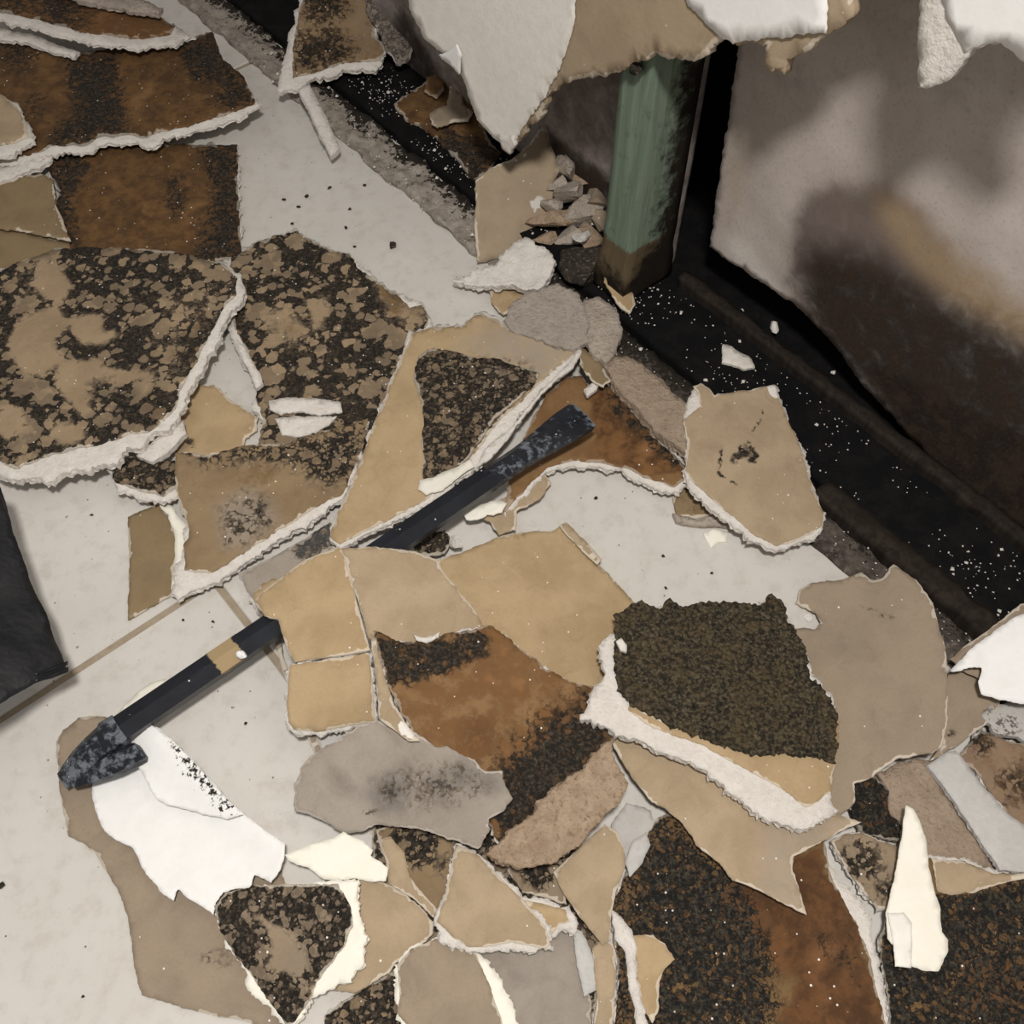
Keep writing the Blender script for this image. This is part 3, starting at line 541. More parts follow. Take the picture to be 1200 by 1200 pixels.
scrap('gypsum_sliver', 'white gypsum stick poking from under the corner of the large patchy mouldy board', 'gypsum piece', [(160, 534), (172, 522), (190, 508), (214, 492), (218, 506), (206, 520), (194, 532), (178, 541)], 26, GYP, 7, jag=1.2)
board('small blackened board flap curling over a white lower edge', [(126, 536), (150, 534), (180, 542), (205, 540), (213, 556), (208, 572), (192, 582), (172, 578), (152, 572), (136, 566)], 20, MOULDF, 6, core=[(126, 537), (150, 536), (205, 542), (213, 560), (208, 578), (190, 590), (170, 586), (150, 578), (138, 574), (128, 552)], jag=1.2, masks={'black': .88})
# ---------- dirt-marked pieces beside the tan pair
board('pale dirty board blotched with black mould, under the folded tan board', [(279, 672), (300, 662), (330, 648), (372, 622), (388, 612), (394, 636), (365, 660), (345, 680), (335, 730), (310, 740), (298, 706)], 13, SMOKE, 9, jag=1.2, masks={'black': [([(340, 640), (372, 618), (392, 612), (395, 640), (362, 662), (352, 656)], 10, .82)], 'grey': .08})
scrap('paper_scrap', 'ochre paper tatter with a dark torn side over the pale dirty board', P, [(296, 694), (312, 682), (322, 678), (332, 680), (338, 692), (332, 704), (318, 708), (306, 716), (298, 708)], 17, TANGOLD, 1.2, masks={'black': [((334, 690, 8), 6, .7)]})
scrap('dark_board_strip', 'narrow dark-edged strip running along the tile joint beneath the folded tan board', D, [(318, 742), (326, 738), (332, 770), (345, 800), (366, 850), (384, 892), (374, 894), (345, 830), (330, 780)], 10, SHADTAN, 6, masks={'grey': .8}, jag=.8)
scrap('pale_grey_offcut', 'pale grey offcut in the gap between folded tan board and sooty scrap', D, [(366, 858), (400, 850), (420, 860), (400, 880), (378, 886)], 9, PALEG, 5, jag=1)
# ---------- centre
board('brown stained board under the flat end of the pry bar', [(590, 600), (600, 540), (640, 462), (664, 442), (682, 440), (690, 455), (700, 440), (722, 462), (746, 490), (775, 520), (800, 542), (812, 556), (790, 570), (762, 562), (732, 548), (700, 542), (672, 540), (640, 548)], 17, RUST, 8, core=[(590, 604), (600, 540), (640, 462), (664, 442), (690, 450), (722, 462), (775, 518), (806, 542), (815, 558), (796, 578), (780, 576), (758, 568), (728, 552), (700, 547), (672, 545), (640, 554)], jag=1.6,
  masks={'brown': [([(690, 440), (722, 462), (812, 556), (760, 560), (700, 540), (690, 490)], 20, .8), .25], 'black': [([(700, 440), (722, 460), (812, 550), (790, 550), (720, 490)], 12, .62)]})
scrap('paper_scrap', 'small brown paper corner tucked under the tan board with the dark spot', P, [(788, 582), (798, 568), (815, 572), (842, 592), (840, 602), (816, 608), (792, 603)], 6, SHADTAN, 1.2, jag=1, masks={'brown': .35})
scrap('gypsum_sliver', 'thin white gypsum rim on the tile by the small brown paper corner', 'gypsum piece', [(788, 602), (815, 608), (842, 602), (862, 612), (866, 620), (840, 616), (815, 617), (792, 612)], 5, GYPD, 4, jag=1)
scrap('paper_scrap', 'tan paper tatter with torn lip below the pry bar shaft', P, [(556, 606), (585, 588), (610, 572), (640, 556), (646, 566), (632, 588), (606, 600), (604, 622), (585, 628), (575, 615)], 12, TAN, 1.4, curl=3)
scrap('paper_scrap', 'crumpled pale paper bit curling beside the pry bar shaft', P, [(543, 602), (560, 594), (575, 588), (592, 590), (588, 600), (572, 605), (556, 612), (546, 610)], 20, CREAM, 1.4, curl=3)
lump('gypsum_chunk', 'rounded white gypsum chunk at the edge of the golden paper below the pry bar', 'gypsum piece', 535, 640, 15, 8, GYP, stretch=(.85, 1.1))
scrap('mouldy_paper_scrap', 'small black mouldy scrap beside the rounded white chunk', P, [(482, 634), (500, 626), (522, 620), (528, 632), (522, 650), (500, 652), (486, 646)], 14, MOULDF, 1.5, masks={'black': .9})
board('tan board with a ragged dark mould crust and bright torn edges, under the pry bar', [(386, 628), (396, 600), (410, 570), (425, 535), (436, 500), (450, 470), (462, 440), (471, 420), (483, 391), (510, 383), (540, 382), (556, 370), (566, 367), (580, 374), (600, 385), (640, 392), (680, 402), (668, 418), (645, 436), (626, 455), (606, 474), (585, 492), (566, 518), (545, 545), (520, 568), (496, 588), (460, 607), (420, 626), (398, 638)], [(400, 636, 26), (680, 402, 34), (470, 420, 26)], TANGOLD, 7, jag=1.8,
  core=[(384, 630), (394, 600), (408, 570), (423, 535), (434, 500), (448, 470), (460, 440), (469, 420), (480, 390), (510, 380), (540, 380), (556, 366), (567, 364), (584, 372), (602, 383), (640, 392), (682, 402), (676, 420), (655, 438), (634, 458), (612, 482), (598, 502), (574, 530), (555, 548), (528, 572), (500, 592), (460, 612), (420, 632), (398, 642)],
  masks={'grey': [([(580, 380), (690, 398), (630, 455), (600, 430), (540, 405)], 24, .75)], 'black': [([(500, 415), (620, 425), (630, 445), (570, 520), (520, 560), (500, 530)], 16, .5)]},
  crust=None, extra=[('mould_crust', [(490, 420), (508, 409), (530, 412), (552, 420), (580, 422), (606, 430), (632, 438), (622, 456), (600, 474), (580, 492), (566, 512), (552, 535), (530, 553), (510, 560), (500, 572), (494, 556), (498, 540), (494, 520), (497, 500), (494, 470), (486, 446)], MOULDF, 2.0, 2.6, {'black': [.86, ((560, 480, 40), 40, .55), ((590, 440, 30), 30, .6)], 'grey': [((600, 440, 40), 30, .5)]}),
     ('paper_curl', [(492, 566), (510, 560), (530, 552), (552, 540), (556, 548), (536, 562), (520, 576), (500, 582), (492, 576)], CREAM, 1.5, 3.5, {'grey': .2}),
     ('torn_edge', [(600, 500), (612, 484), (640, 452), (664, 428), (680, 404), (682, 412), (672, 430), (645, 452), (630, 468), (612, 492), (596, 514), (572, 540), (558, 548), (566, 530), (584, 512)], GYP, 3, 1.0, None)])
scrap('dusty_plaster_slab', 'dusty greyish plaster slab behind the tan board with the dark crust', D, [(590, 375), (604, 352), (616, 342), (650, 333), (678, 342), (690, 376), (690, 400), (672, 412), (645, 404), (620, 394), (600, 390)], [(600, 380, 34), (690, 390, 40), (650, 335, 42)], GYPD, 7, jag=3.2, rough=.8, side=2, step=4, masks={'grey': .45}, warp=3)
scrap('dusty_plaster_slab', 'narrow crumbled plaster slab between the dusty slab and the black plate', D, [(684, 350), (700, 346), (722, 360), (730, 384), (722, 410), (712, 428), (694, 416), (684, 392)], 38, GYPD, 9, jag=2.5, side=2, rough=.8)
scrap('paper_scrap', 'brown paper strip hanging below the narrow crumbled plaster slab', P, [(676, 405), (690, 412), (706, 428), (716, 446), (706, 456), (694, 446), (682, 430)], 32, SHADTAN, 1.2)
scrap('gypsum_sliver', 'small white gypsum splinter lying above the flat end of the pry bar', 'gypsum piece', [(684, 456), (694, 448), (704, 444), (700, 456), (688, 464)], 30, GYP, 4, jag=.6)
scrap('rough_plaster_strip', 'long rough pinkish plaster strip between the brown stained board and the black plate', D, [(706, 428), (722, 418), (742, 420), (776, 445), (800, 470), (822, 486), (818, 510), (806, 530), (792, 522), (768, 504), (740, 474), (716, 446)], 30, GYPP, 12, jag=2.5, side=2.5, rough=1.0, masks={'grey': .35})
board('clean tan board with a small dark spot and cracked face, lying against the black plate', [(812, 453), (821, 449), (832, 455), (837, 463), (880, 456), (908, 451), (916, 475), (926, 500), (942, 530), (952, 570), (966, 600), (964, 616), (940, 630), (910, 640), (886, 628), (860, 606), (836, 586), (812, 564), (803, 550), (806, 520), (800, 492), (822, 476), (818, 462)], [(810, 560, 30), (908, 455, 34), (965, 610, 24)], TAN, 8, jag=1.2, warp=3, step=3,
  core=[(812, 455), (836, 464), (880, 457), (910, 450), (918, 475), (928, 500), (944, 530), (954, 570), (968, 600), (966, 620), (942, 635), (910, 646), (882, 634), (856, 612), (830, 592), (806, 569), (802, 550), (806, 520), (802, 492)],
  masks={'black': [((874, 528, 9), 5, .85), ((882, 536, 7), 5, .8), ((864, 536, 6), 5, .6), ((858, 540, 4), 4, .5), ([(880, 506), (888, 494), (893, 480), (896, 480), (891, 496), (882, 508)], 2, .55), ([(842, 530), (847, 520), (847, 545), (843, 553), (862, 566), (864, 570), (840, 556)], 2, .6)], 'pale': [([(898, 452), (910, 450), (914, 470), (902, 464)], 4, .9)]})
scrap('paint_flake', 'small white paint flake alone on the pale tile near the spotted tan board', 'paint flake', [(824, 624), (838, 618), (854, 622), (852, 634), (842, 634), (833, 642)], 3, CREAM, 1.5, jag=1)
# ---------- big tan sheets in the middle
scrap('paper_sheet', 'large golden tan paper sheet with a stained upper rim on the pale tiles', P, [(500, 668), (516, 656), (546, 645), (590, 627), (625, 622), (645, 622), (660, 615), (672, 628), (700, 660), (745, 708), (740, 760), (725, 800), (690, 815), (650, 800), (600, 780), (540, 760)], [(500, 668, 38), (745, 708, 6), (600, 780, 28)], TANGOLD, 2, jag=1, warp=2, masks={'brown': [((605, 630, 20), 18, .35)], 'pale': [([(655, 614), (664, 614), (702, 660), (698, 664)], 4, .8)]})
scrap('paper_scrap', 'slim pale paper splinter along the upper rim of the golden sheet', P, [(655, 616), (664, 612), (690, 638), (706, 656), (700, 662), (682, 646)], 18, TAN, 1.5, jag=.8)
board('tan board with a straight snapped edge lying over the pry bar shaft', [(400, 643), (440, 641), (480, 645), (513, 655), (518, 668), (536, 690), (556, 715), (572, 742), (545, 752), (500, 764), (460, 762), (432, 748), (420, 705), (410, 675)], [(400, 643, 67), (513, 655, 62), (440, 745, 57)], TAN, 3, jag=1, warp=1.5, corejag=1, coreside=.6)
board('tan board piece folded down, lower half of the folded tan board', [(340, 779), (380, 773), (432, 765), (437, 800), (440, 846), (400, 852), (372, 858), (345, 855), (337, 846), (336, 815)], [(340, 779, 52), (435, 768, 53), (380, 858, 28)], TANGOLD, 4, jag=1, warp=1, core=[(338, 779), (380, 773), (434, 765), (439, 800), (442, 848), (402, 856), (372, 864), (345, 861), (334, 850), (334, 815)])
board('tan board piece with a nail dimple, upper half of the folded tan board', [(298, 704), (312, 690), (333, 674), (355, 657), (396, 641), (404, 648), (414, 690), (426, 735), (434, 762), (400, 768), (345, 776), (337, 762), (326, 726), (311, 722)], [(311, 722, 57), (400, 645, 66), (430, 762, 58)], TANGOLD, 3, jag=1, warp=1.5, corejag=1, coreside=.6, masks={'black': [((350, 712, 3.2), 2, .8)]})
board('rust-brown soaked board with black mouldy upper edge and charred corner', [(438, 738), (450, 744), (470, 752), (500, 752), (522, 742), (545, 738), (575, 732), (596, 748), (640, 785), (680, 802), (704, 806), (722, 860), (712, 890), (670, 925), (630, 960), (590, 1000), (560, 940), (530, 890), (490, 864), (470, 835), (455, 800), (445, 770)], [(440, 745, 66), (575, 735, 54), (690, 890, 30)], RUST, 7, jag=2, warp=2.5,
  masks={'brown': [.45, ((560, 860, 60), 60, .55)], 'black': [([(438, 738), (470, 752), (510, 750), (570, 734), (572, 765), (520, 790), (480, 800), (455, 800)], 14, .80), ([(700, 806), (724, 860), (712, 890), (600, 1000), (570, 940), (590, 900), (640, 850), (690, 825)], 60, 1.0)]},
  extra=[('torn_edge', [(484, 745), (500, 748), (516, 741), (514, 748), (500, 754), (488, 751)], GYP, 1.5, 2.0, None)])
scrap('paper_strip', 'curled tan paper strip with a white edge beside the rust-brown board', P, [(434, 742), (441, 748), (450, 790), (462, 826), (476, 848), (492, 868), (478, 868), (462, 856), (444, 842), (441, 800)], 62, TAN, 1.2, masks={'pale': [([(462, 840), (480, 850), (490, 868), (470, 862)], 4, .9)]}, jag=.8)
# ---------- right of centre
scrap('paper_sheet', 'broad grey-tan paper sheet with a lobed corner over the pale tile', P, [(932, 706), (936, 690), (950, 683), (985, 680), (1010, 671), (1022, 680), (1034, 678), (1047, 662), (1074, 680), (1095, 710), (1101, 740), (1108, 760), (1111, 800), (1110, 850), (1104, 872), (1094, 882), (1052, 889), (1036, 900), (1020, 912), (1001, 918), (1002, 940), (985, 956), (940, 930), (890, 860), (900, 760), (926, 735), (955, 736), (962, 728), (956, 718), (944, 712)], [(940, 690, 6), (1050, 668, 28), (1000, 915, 18)], GREYTAN, 1.6, jag=1.3, warp=2.5, masks={'black': [([(1010, 712), (1018, 712), (1048, 724), (1046, 728), (1020, 718)], 3, .5)]})
o = lump('white_nail_plug', 'flat round white plug on the tile in the notch of the grey-tan sheet', 'plug', 946, 724, 6, 0, DUST, flat=.3)
# ---------- bottom right heap, lowest first
board('granular black and brown mouldy board with a long white side, beside the cream sliver', [(755, 985), (772, 956), (800, 950), (960, 960), (975, 1030), (1000, 1078), (1016, 1110), (1030, 1170), (1046, 1230), (716, 1230), (726, 1150), (720, 1110), (718, 1060), (735, 1020)], 14, GRAIN, 10, jag=1.5, step=6, warp=2,
  core=[(755, 985), (772, 956), (800, 950), (952, 985), (962, 1000), (985, 1030), (1012, 1058), (1022, 1076), (1024, 1100), (1034, 1140), (1042, 1180), (1052, 1230), (716, 1230), (726, 1150), (720, 1110), (718, 1060), (735, 1020)],
  masks={'brown': [([(870, 1010), (960, 990), (1010, 1080), (1050, 1230), (900, 1230), (930, 1150), (870, 1100), (820, 1060)], 40, .8), .2], 'black': [([(740, 1000), (775, 950), (840, 1000), (880, 1060), (900, 1120), (910, 1230), (720, 1230), (720, 1050)], 40, .92), ([(820, 1090), (900, 1100), (900, 1230), (800, 1230)], 30, .8), ([(935, 1090), (1000, 1085), (1020, 1180), (1000, 1160), (960, 1120)], 20, .35)]},
  extra=[('gypsum_strip', [(717, 1068), (728, 1076), (740, 1090), (746, 1112), (746, 1150), (756, 1190), (766, 1230), (748, 1230), (742, 1180), (736, 1150), (732, 1115), (720, 1100)], GYP, 6, 5, None), ('bare_paper', [(742, 1096), (765, 1096), (778, 1106), (789, 1124), (780, 1134), (772, 1150), (772, 1180), (764, 1200), (752, 1180), (746, 1150), (744, 1120)], TANGOLD, 1, 2.6, None)])
board('brown-blotched board corner behind the cream sliver', [(974, 985), (990, 976), (1012, 977), (1050, 992), (1060, 1030), (1050, 1062), (1030, 1066), (1012, 1045), (992, 1018)], 15, MOULDF, 8, jag=1.5, masks={'brown': .3, 'black': [((1010, 1010, 26), 20, .6), ((1035, 1040, 16), 14, .5)], 'grey': .3})
scrap('mouldy_debris', 'coarse dark mouldy scrap in the hollow beside the grey-tan sheet', D, [(990, 920), (1024, 908), (1042, 925), (1042, 950), (1058, 965), (1056, 985), (1030, 982), (1008, 976), (996, 950)], 12, GRAIN, 5, masks={'black': .9, 'brown': .6}, rough=1.5, jag=2)
scrap('rough_plaster_slab', 'rough pinkish broken plaster slab beside the pale grey board', D, [(1028, 906), (1050, 895), (1072, 888), (1092, 892), (1108, 930), (1132, 962), (1152, 992), (1166, 1020), (1120, 1010), (1085, 1010), (1066, 985), (1052, 962), (1042, 950), (1042, 926)], 14, GYPP, 9, jag=1.8, side=2, rough=.7, masks={'grey': .3})
board('brown-red stained board under the pale grey board at the heap edge', [(1120, 890), (1150, 855), (1180, 868), (1240, 880), (1240, 985), (1190, 966), (1164, 932), (1142, 902)], 15, RUST, 8, jag=1.5, masks={'brown': .35, 'black': [((1150, 870, 16), 14, .6), ((1195, 920, 30), 20, .4)], 'grey': .35})
scrap('pale_grey_board', 'smooth pale grey board with a chipped edge crossing the pinkish plaster slab', D, [(1087, 896), (1104, 884), (1120, 879), (1136, 900), (1150, 920), (1166, 936), (1180, 954), (1204, 970), (1240, 982), (1240, 1026), (1172, 1020), (1150, 988), (1118, 940)], 21, PALEG, 6, jag=1, side=1)
scrap('grey_board_scrap', 'grey smudged board scrap under the folded white sheet', D, [(1150, 838), (1164, 826), (1200, 822), (1240, 826), (1240, 880), (1196, 866), (1164, 858)], 18, PALEG, 5, masks={'black': [((1180, 850, 16), 10, .6), ((1160, 836, 8), 6, .5)], 'grey': .4})
scrap('paper_scrap', 'grey-tan paper scrap under the folded white sheet, next to the broad sheet', P, [(1106, 800), (1114, 786), (1150, 782), (1175, 800), (1172, 826), (1156, 848), (1130, 868), (1104, 884), (1090, 892), (1104, 872)], 20, GREYTAN, 1.5, jag=1, masks={'black': [((1156, 836, 4), 3, .7), ((1116, 860, 6), 5, .4)]})
# folded white sheet at the edge
e = empty('painted_sheet', at(1180, 780, .02)); tag(e, 'bright white painted sheet bent upward with brown paper back showing behind it', 'painted sheet')
v, f, a = sheet([(1113, 772), (1130, 758), (1158, 738), (1196, 708), (1250, 694), (1250, 790), (1160, 800), (1128, 786)], Lie([(1115, 778, 26), (1200, 705, 46), (1200, 800, 34)]), 1.0, jag=1, seed=811, step=6); obj('paper_back', v, f, GREYTAN, a, parent=e)
v, f, a = sheet([(1113, 787), (1124, 776), (1142, 758), (1160, 744), (1185, 725), (1250, 702), (1250, 826), (1200, 824), (1172, 820), (1150, 814), (1146, 800), (1150, 784), (1138, 784), (1126, 788)], Lie([(1115, 785, 32), (1200, 715, 56), (1200, 822, 42)]), 1.2, jag=1.2, seed=812, step=6, hfun=lambda p: 5 * np.sin(np.clip((p[:, 0] - 1110) / 45, 0, 1) * math.pi)); obj('painted_face', v, f, PAINT, a, parent=e)
board('granular black mouldy board with a bare tan strip, under the cream sliver', [(1088, 1006), (1130, 1010), (1165, 1024), (1190, 1024), (1240, 1016), (1240, 1230), (1046, 1230), (1038, 1150), (1030, 1100), (1044, 1066), (1060, 1030)], 18, GRAIN, 9, core=[(1088, 1002), (1130, 1005), (1165, 1019), (1190, 1019), (1240, 1011), (1240, 1230), (1048, 1230), (1040, 1150), (1032, 1100), (1046, 1066), (1060, 1030)], jag=1.5,
  masks={'pale': [], 'grey': [], 'black': [([(1030, 1060), (1096, 1050), (1130, 1050), (1175, 1034), (1250, 1024), (1250, 1240), (1030, 1240)], 8, .92), ((1160, 1150, 40), 40, -.25)], 'brown': [((1165, 1160, 50), 50, .7)]}, extra=[('bare_paper', [(1090, 1006), (1130, 1011), (1165, 1024), (1190, 1025), (1240, 1018), (1240, 1026), (1180, 1033), (1140, 1047), (1118, 1049), (1098, 1046)], TAN, .8, 1.6, None)])
scrap('paper_sheet', 'large smooth tan sheet with a torn pointed corner, under the black-crusted board', P, [(712, 862), (740, 860), (800, 872), (870, 900), (930, 940), (985, 955), (1010, 963), (985, 975), (952, 992), (930, 1004), (928, 1020), (934, 1036), (945, 1072), (922, 1062), (892, 1046), (858, 1032), (842, 1012), (816, 990), (800, 966), (780, 948), (764, 940), (740, 912), (724, 886)], [(715, 870, 22), (1000, 965, 24), (940, 1070, 26)], TAN, 1.6, jag=1.2, warp=2.5, curl=2.5, curlw=14, masks={'grey': [([(900, 960), (1010, 960), (930, 1005), (945, 1072), (890, 1046)], 20, .45)]})
board('board covered in a thick black mould crust with bold white broken edges', [(736, 832), (740, 800), (900, 800), (980, 830), (984, 850), (978, 900), (974, 925), (960, 938), (946, 946), (922, 928), (880, 904), (820, 872), (760, 850)], [(690, 845, 44), (980, 920, 34), (900, 705, 34)], TANGOLD, 10, jag=1.5, warp=1.5,
  core=[(722, 742), (706, 748), (700, 756), (708, 792), (697, 806), (688, 824), (680, 840), (712, 852), (742, 864), (768, 878), (800, 890), (830, 904), (850, 922), (878, 946), (905, 962), (938, 972), (962, 964), (982, 950), (976, 936), (972, 924), (976, 890), (984, 850), (976, 816), (956, 790), (932, 736), (914, 706), (860, 708), (800, 712), (746, 710)],
  crust=[(722, 735), (720, 722), (736, 714), (746, 706), (760, 711), (776, 712), (782, 705), (800, 713), (812, 710), (832, 706), (860, 709), (894, 707), (900, 699), (916, 706), (924, 730), (934, 742), (944, 770), (952, 798), (974, 818), (983, 850), (980, 870), (978, 895), (955, 890), (920, 885), (880, 886), (840, 872), (800, 858), (766, 842), (740, 828), (728, 812), (718, 790), (720, 760)], masks={'pale': [([(728, 826), (760, 828), (785, 846), (782, 850), (750, 836)], 4, .6)]})
scrap('gypsum_crumb', 'tiny oval white crumb resting on the black mould crust', 'gypsum piece', [(722, 752), (728, 748), (735, 757), (734, 765), (727, 763)], 50, DUST, 3, jag=.3, step=3)
# cream sliver
e = empty('paint_sliver', at(1075, 1100, .02)); tag(e, 'long cream-white pointed sliver with one folded corner on the black board', 'paint sliver')
L = Lie([(1062, 945, 34), (1050, 1130, 24), (1110, 1115, 26)])
v, f, a = sheet([(1062, 943), (1070, 948), (1076, 958), (1086, 986), (1088, 1012), (1094, 1040), (1102, 1066), (1104, 1092), (1111, 1102), (1111, 1116), (1100, 1138), (1084, 1138), (1068, 1132), (1058, 1120), (1040, 1100), (1038, 1070), (1048, 1030), (1055, 990)], L, 2.5, jag=.8, seed=821, step=6, warp=1.5); obj('painted_face', v, f, CREAM, a, parent=e)
v, f, a = sheet([(1039, 1070), (1058, 1070), (1067, 1082), (1068, 1110), (1067, 1134), (1048, 1133), (1046, 1108)], L, 1.2, jag=.6, seed=822, step=5, off=2.2); obj('folded_corner', v, f, WALLP, a, parent=e)
# ---------- lower centre
board('dark mouldy board glimpsed in the gaps beneath the tan scraps at the heap front', [(436, 968), (520, 955), (640, 985), (720, 1000), (722, 1060), (705, 1120), (690, 1235), (470, 1235), (440, 1120)], 5.5, MOULDF, 6, masks={'black': [.55, ((630, 1030, 40), 30, .8)], 'grey': .45}, jag=1.5)
scrap('gypsum_bits', 'pale grey broken board corner in the gap beside the plaster chunk', D, [(716, 968), (734, 940), (762, 950), (770, 975), (758, 1000), (740, 1022), (728, 1010)], 8, PALEG, 5, jag=1.2, masks={'grey': .35})
scrap('pale_paper_scrap', 'pale folded paper corner beside the granular board edge', P, [(742, 985), (757, 975), (762, 990), (752, 1012), (738, 1028), (732, 1010)], 20, PALEG, 1.2, jag=1, masks={'grey': .2})
board('mould-dotted tan board beneath the sooty grey scrap', [(440, 972), (470, 962), (505, 968), (530, 985), (530, 1030), (514, 1066), (500, 1066), (470, 1030), (448, 1000)], 10, MOULDF, 7, jag=1.2, masks={'black': [((485, 985, 32), 20, .75), ((515, 1010, 18), 16, .4)]})
scrap('paper_strip', 'creased tan paper strip crossing the mould-dotted board', P, [(446, 984), (458, 980), (474, 1000), (480, 1028), (496, 1048), (512, 1066), (508, 1076), (488, 1056), (470, 1044), (456, 1036), (452, 1010)], 17, TAN, 1.2, jag=.8, curl=2)
scrap('paper_sheet', 'broad grey-tan paper sheet flat under the white curled sheet', P, [(66, 870), (74, 856), (92, 842), (104, 838), (142, 842), (180, 880), (260, 960), (330, 1020), (352, 1100), (350, 1215), (322, 1210), (286, 1196), (250, 1190), (212, 1180), (198, 1176), (166, 1166), (158, 1140), (152, 1090), (146, 1060), (130, 1030), (112, 1000), (98, 988), (80, 980), (72, 940), (70, 920)], 2.5, GREYTAN, 1.4, jag=1.2, warp=1.2, step=8, masks={'black': [((262, 1122, 14), 12, .35), ((240, 1120, 8), 6, .35)], 'pale': [([(160, 1158), (230, 1152), (300, 1146), (350, 1215), (240, 1190)], 10, .30)], 'brown': [((95, 860, 18), 14, .25)]})
scrap('tan_board_scrap', 'plain tan board scrap between the heart-shaped mouldy board and the tan triangle', D, [(408, 1040), (424, 1030), (450, 1034), (476, 1048), (494, 1064), (508, 1080), (507, 1094), (488, 1114), (464, 1128), (456, 1140), (440, 1150), (414, 1164), (390, 1160), (380, 1140), (410, 1110)], [(400, 1150, 10), (505, 1085, 16), (425, 1032, 14)], TAN, 3, jag=1.3)
board('mouldy debris board under the tan scraps at the heap front', [(380, 1190), (412, 1168), (440, 1152), (462, 1136), (474, 1150), (480, 1190), (500, 1230), (380, 1230)], 7, MOULDF, 6, jag=1.5, masks={'black': .75})
scrap('grey_paper_sheet', 'dusty grey sheet beneath the tan triangle', P, [(545, 1105), (600, 1100), (640, 1096), (672, 1084), (684, 1130), (692, 1168), (694, 1230), (600, 1230), (580, 1150)], 8, SMOKE, 1.5, jag=1.5, masks={'grey': [.12, ([(590, 1130), (680, 1140), (680, 1165), (600, 1160)], 20, .35)]})
e = board('grey-tan board with a pale slanting torn edge, beside the dusty grey sheet', [(465, 1130), (482, 1112), (510, 1100), (546, 1108), (558, 1118), (572, 1150), (586, 1190), (596, 1230), (492, 1230), (480, 1205), (466, 1188), (468, 1160)], 16, GREYTAN, 4, core=[(463, 1130), (480, 1110), (510, 1100), (552, 1106), (572, 1128), (590, 1155), (604, 1190), (610, 1230), (490, 1230), (478, 1206), (464, 1190)], core_mat=CREAM, jag=.8)
scrap('pale_board_edge', 'narrow pale broken edge beside the dusty grey sheet', D, [(670, 1085), (682, 1092), (694, 1116), (704, 1140), (700, 1160), (684, 1168), (676, 1130)], 14, PALEG, 4, jag=1)
scrap('paper_strip', 'upright tan paper strip along the granular board edge', P, [(694, 1112), (706, 1100), (720, 1106), (722, 1150), (718, 1200), (712, 1230), (692, 1230), (700, 1170)], 16, TAN, 1.3, jag=1)
scrap('paper_scrap', 'tan paper scrap pointing down toward the granular board, beside the plaster chunk', P, [(648, 1022), (668, 1004), (690, 982), (708, 966), (722, 972), (730, 990), (734, 1014), (722, 1044), (716, 1074), (716, 1100), (706, 1108), (690, 1088), (672, 1064), (656, 1040)], 19, TAN, 1.3, jag=.8, warp=2)
scrap('mouldy_scrap', 'dark mouldy scrap peeping below the rough plaster chunk', D, [(590, 1010), (620, 1008), (655, 1014), (660, 1040), (664, 1060), (640, 1052), (612, 1046)], 12, MOULDF, 3, masks={'black': [((630, 1025, 18), 10, .8)], 'grey': .3})
board('small ochre board chip with bright edges behind the tan triangle', [(608, 1054), (632, 1058), (662, 1066), (668, 1080), (656, 1084), (648, 1094), (640, 1090), (622, 1068)], 24, TANGOLD, 6, core=[(606, 1050), (634, 1053), (666, 1062), (676, 1078), (674, 1096), (660, 1090), (648, 1098), (640, 1094), (620, 1070)], jag=1)
board('tan triangular board piece with white broken edges', [(534, 990), (548, 994), (562, 1004), (590, 1032), (616, 1058), (640, 1086), (645, 1108), (640, 1112), (600, 1104), (570, 1110), (548, 1110), (532, 1100), (512, 1080), (522, 1046)], [(535, 990, 28), (510, 1082, 24), (645, 1108, 30)], TAN, 6, core=[(533, 990), (564, 1002), (592, 1030), (618, 1056), (643, 1085), (646, 1112), (620, 1116), (600, 1110), (572, 1115), (550, 1114), (530, 1112), (516, 1100), (508, 1080), (520, 1046)], jag=1)
board('heart-shaped board thick with dark mould and a bare tan patch, pale rim along one side', [(252, 1062), (264, 1046), (298, 1038), (350, 1036), (396, 1036), (410, 1060), (414, 1085), (402, 1112), (386, 1130), (372, 1150), (366, 1170), (346, 1196), (336, 1202), (320, 1180), (292, 1140), (272, 1115), (258, 1090)], [(255, 1065, 20), (410, 1060, 30), (340, 1200, 16)], MOULDF, 6, core_mat=CREAM, jag=1.5, warp=3,
  core=[(254, 1064), (264, 1048), (298, 1040), (350, 1038), (386, 1032), (420, 1031), (418, 1056), (428, 1100), (424, 1130), (410, 1150), (384, 1158), (366, 1172), (346, 1198), (332, 1202), (312, 1178), (290, 1160), (284, 1138), (272, 1117), (258, 1092)],
  masks={'black': [.86, ([(298, 1065), (312, 1078), (330, 1085), (348, 1100), (360, 1130), (350, 1148), (326, 1140), (310, 1135), (318, 1110), (312, 1090), (296, 1078)], 10, -.85), ((370, 1160, 14), 10, -.5)], 'grey': [.35]})
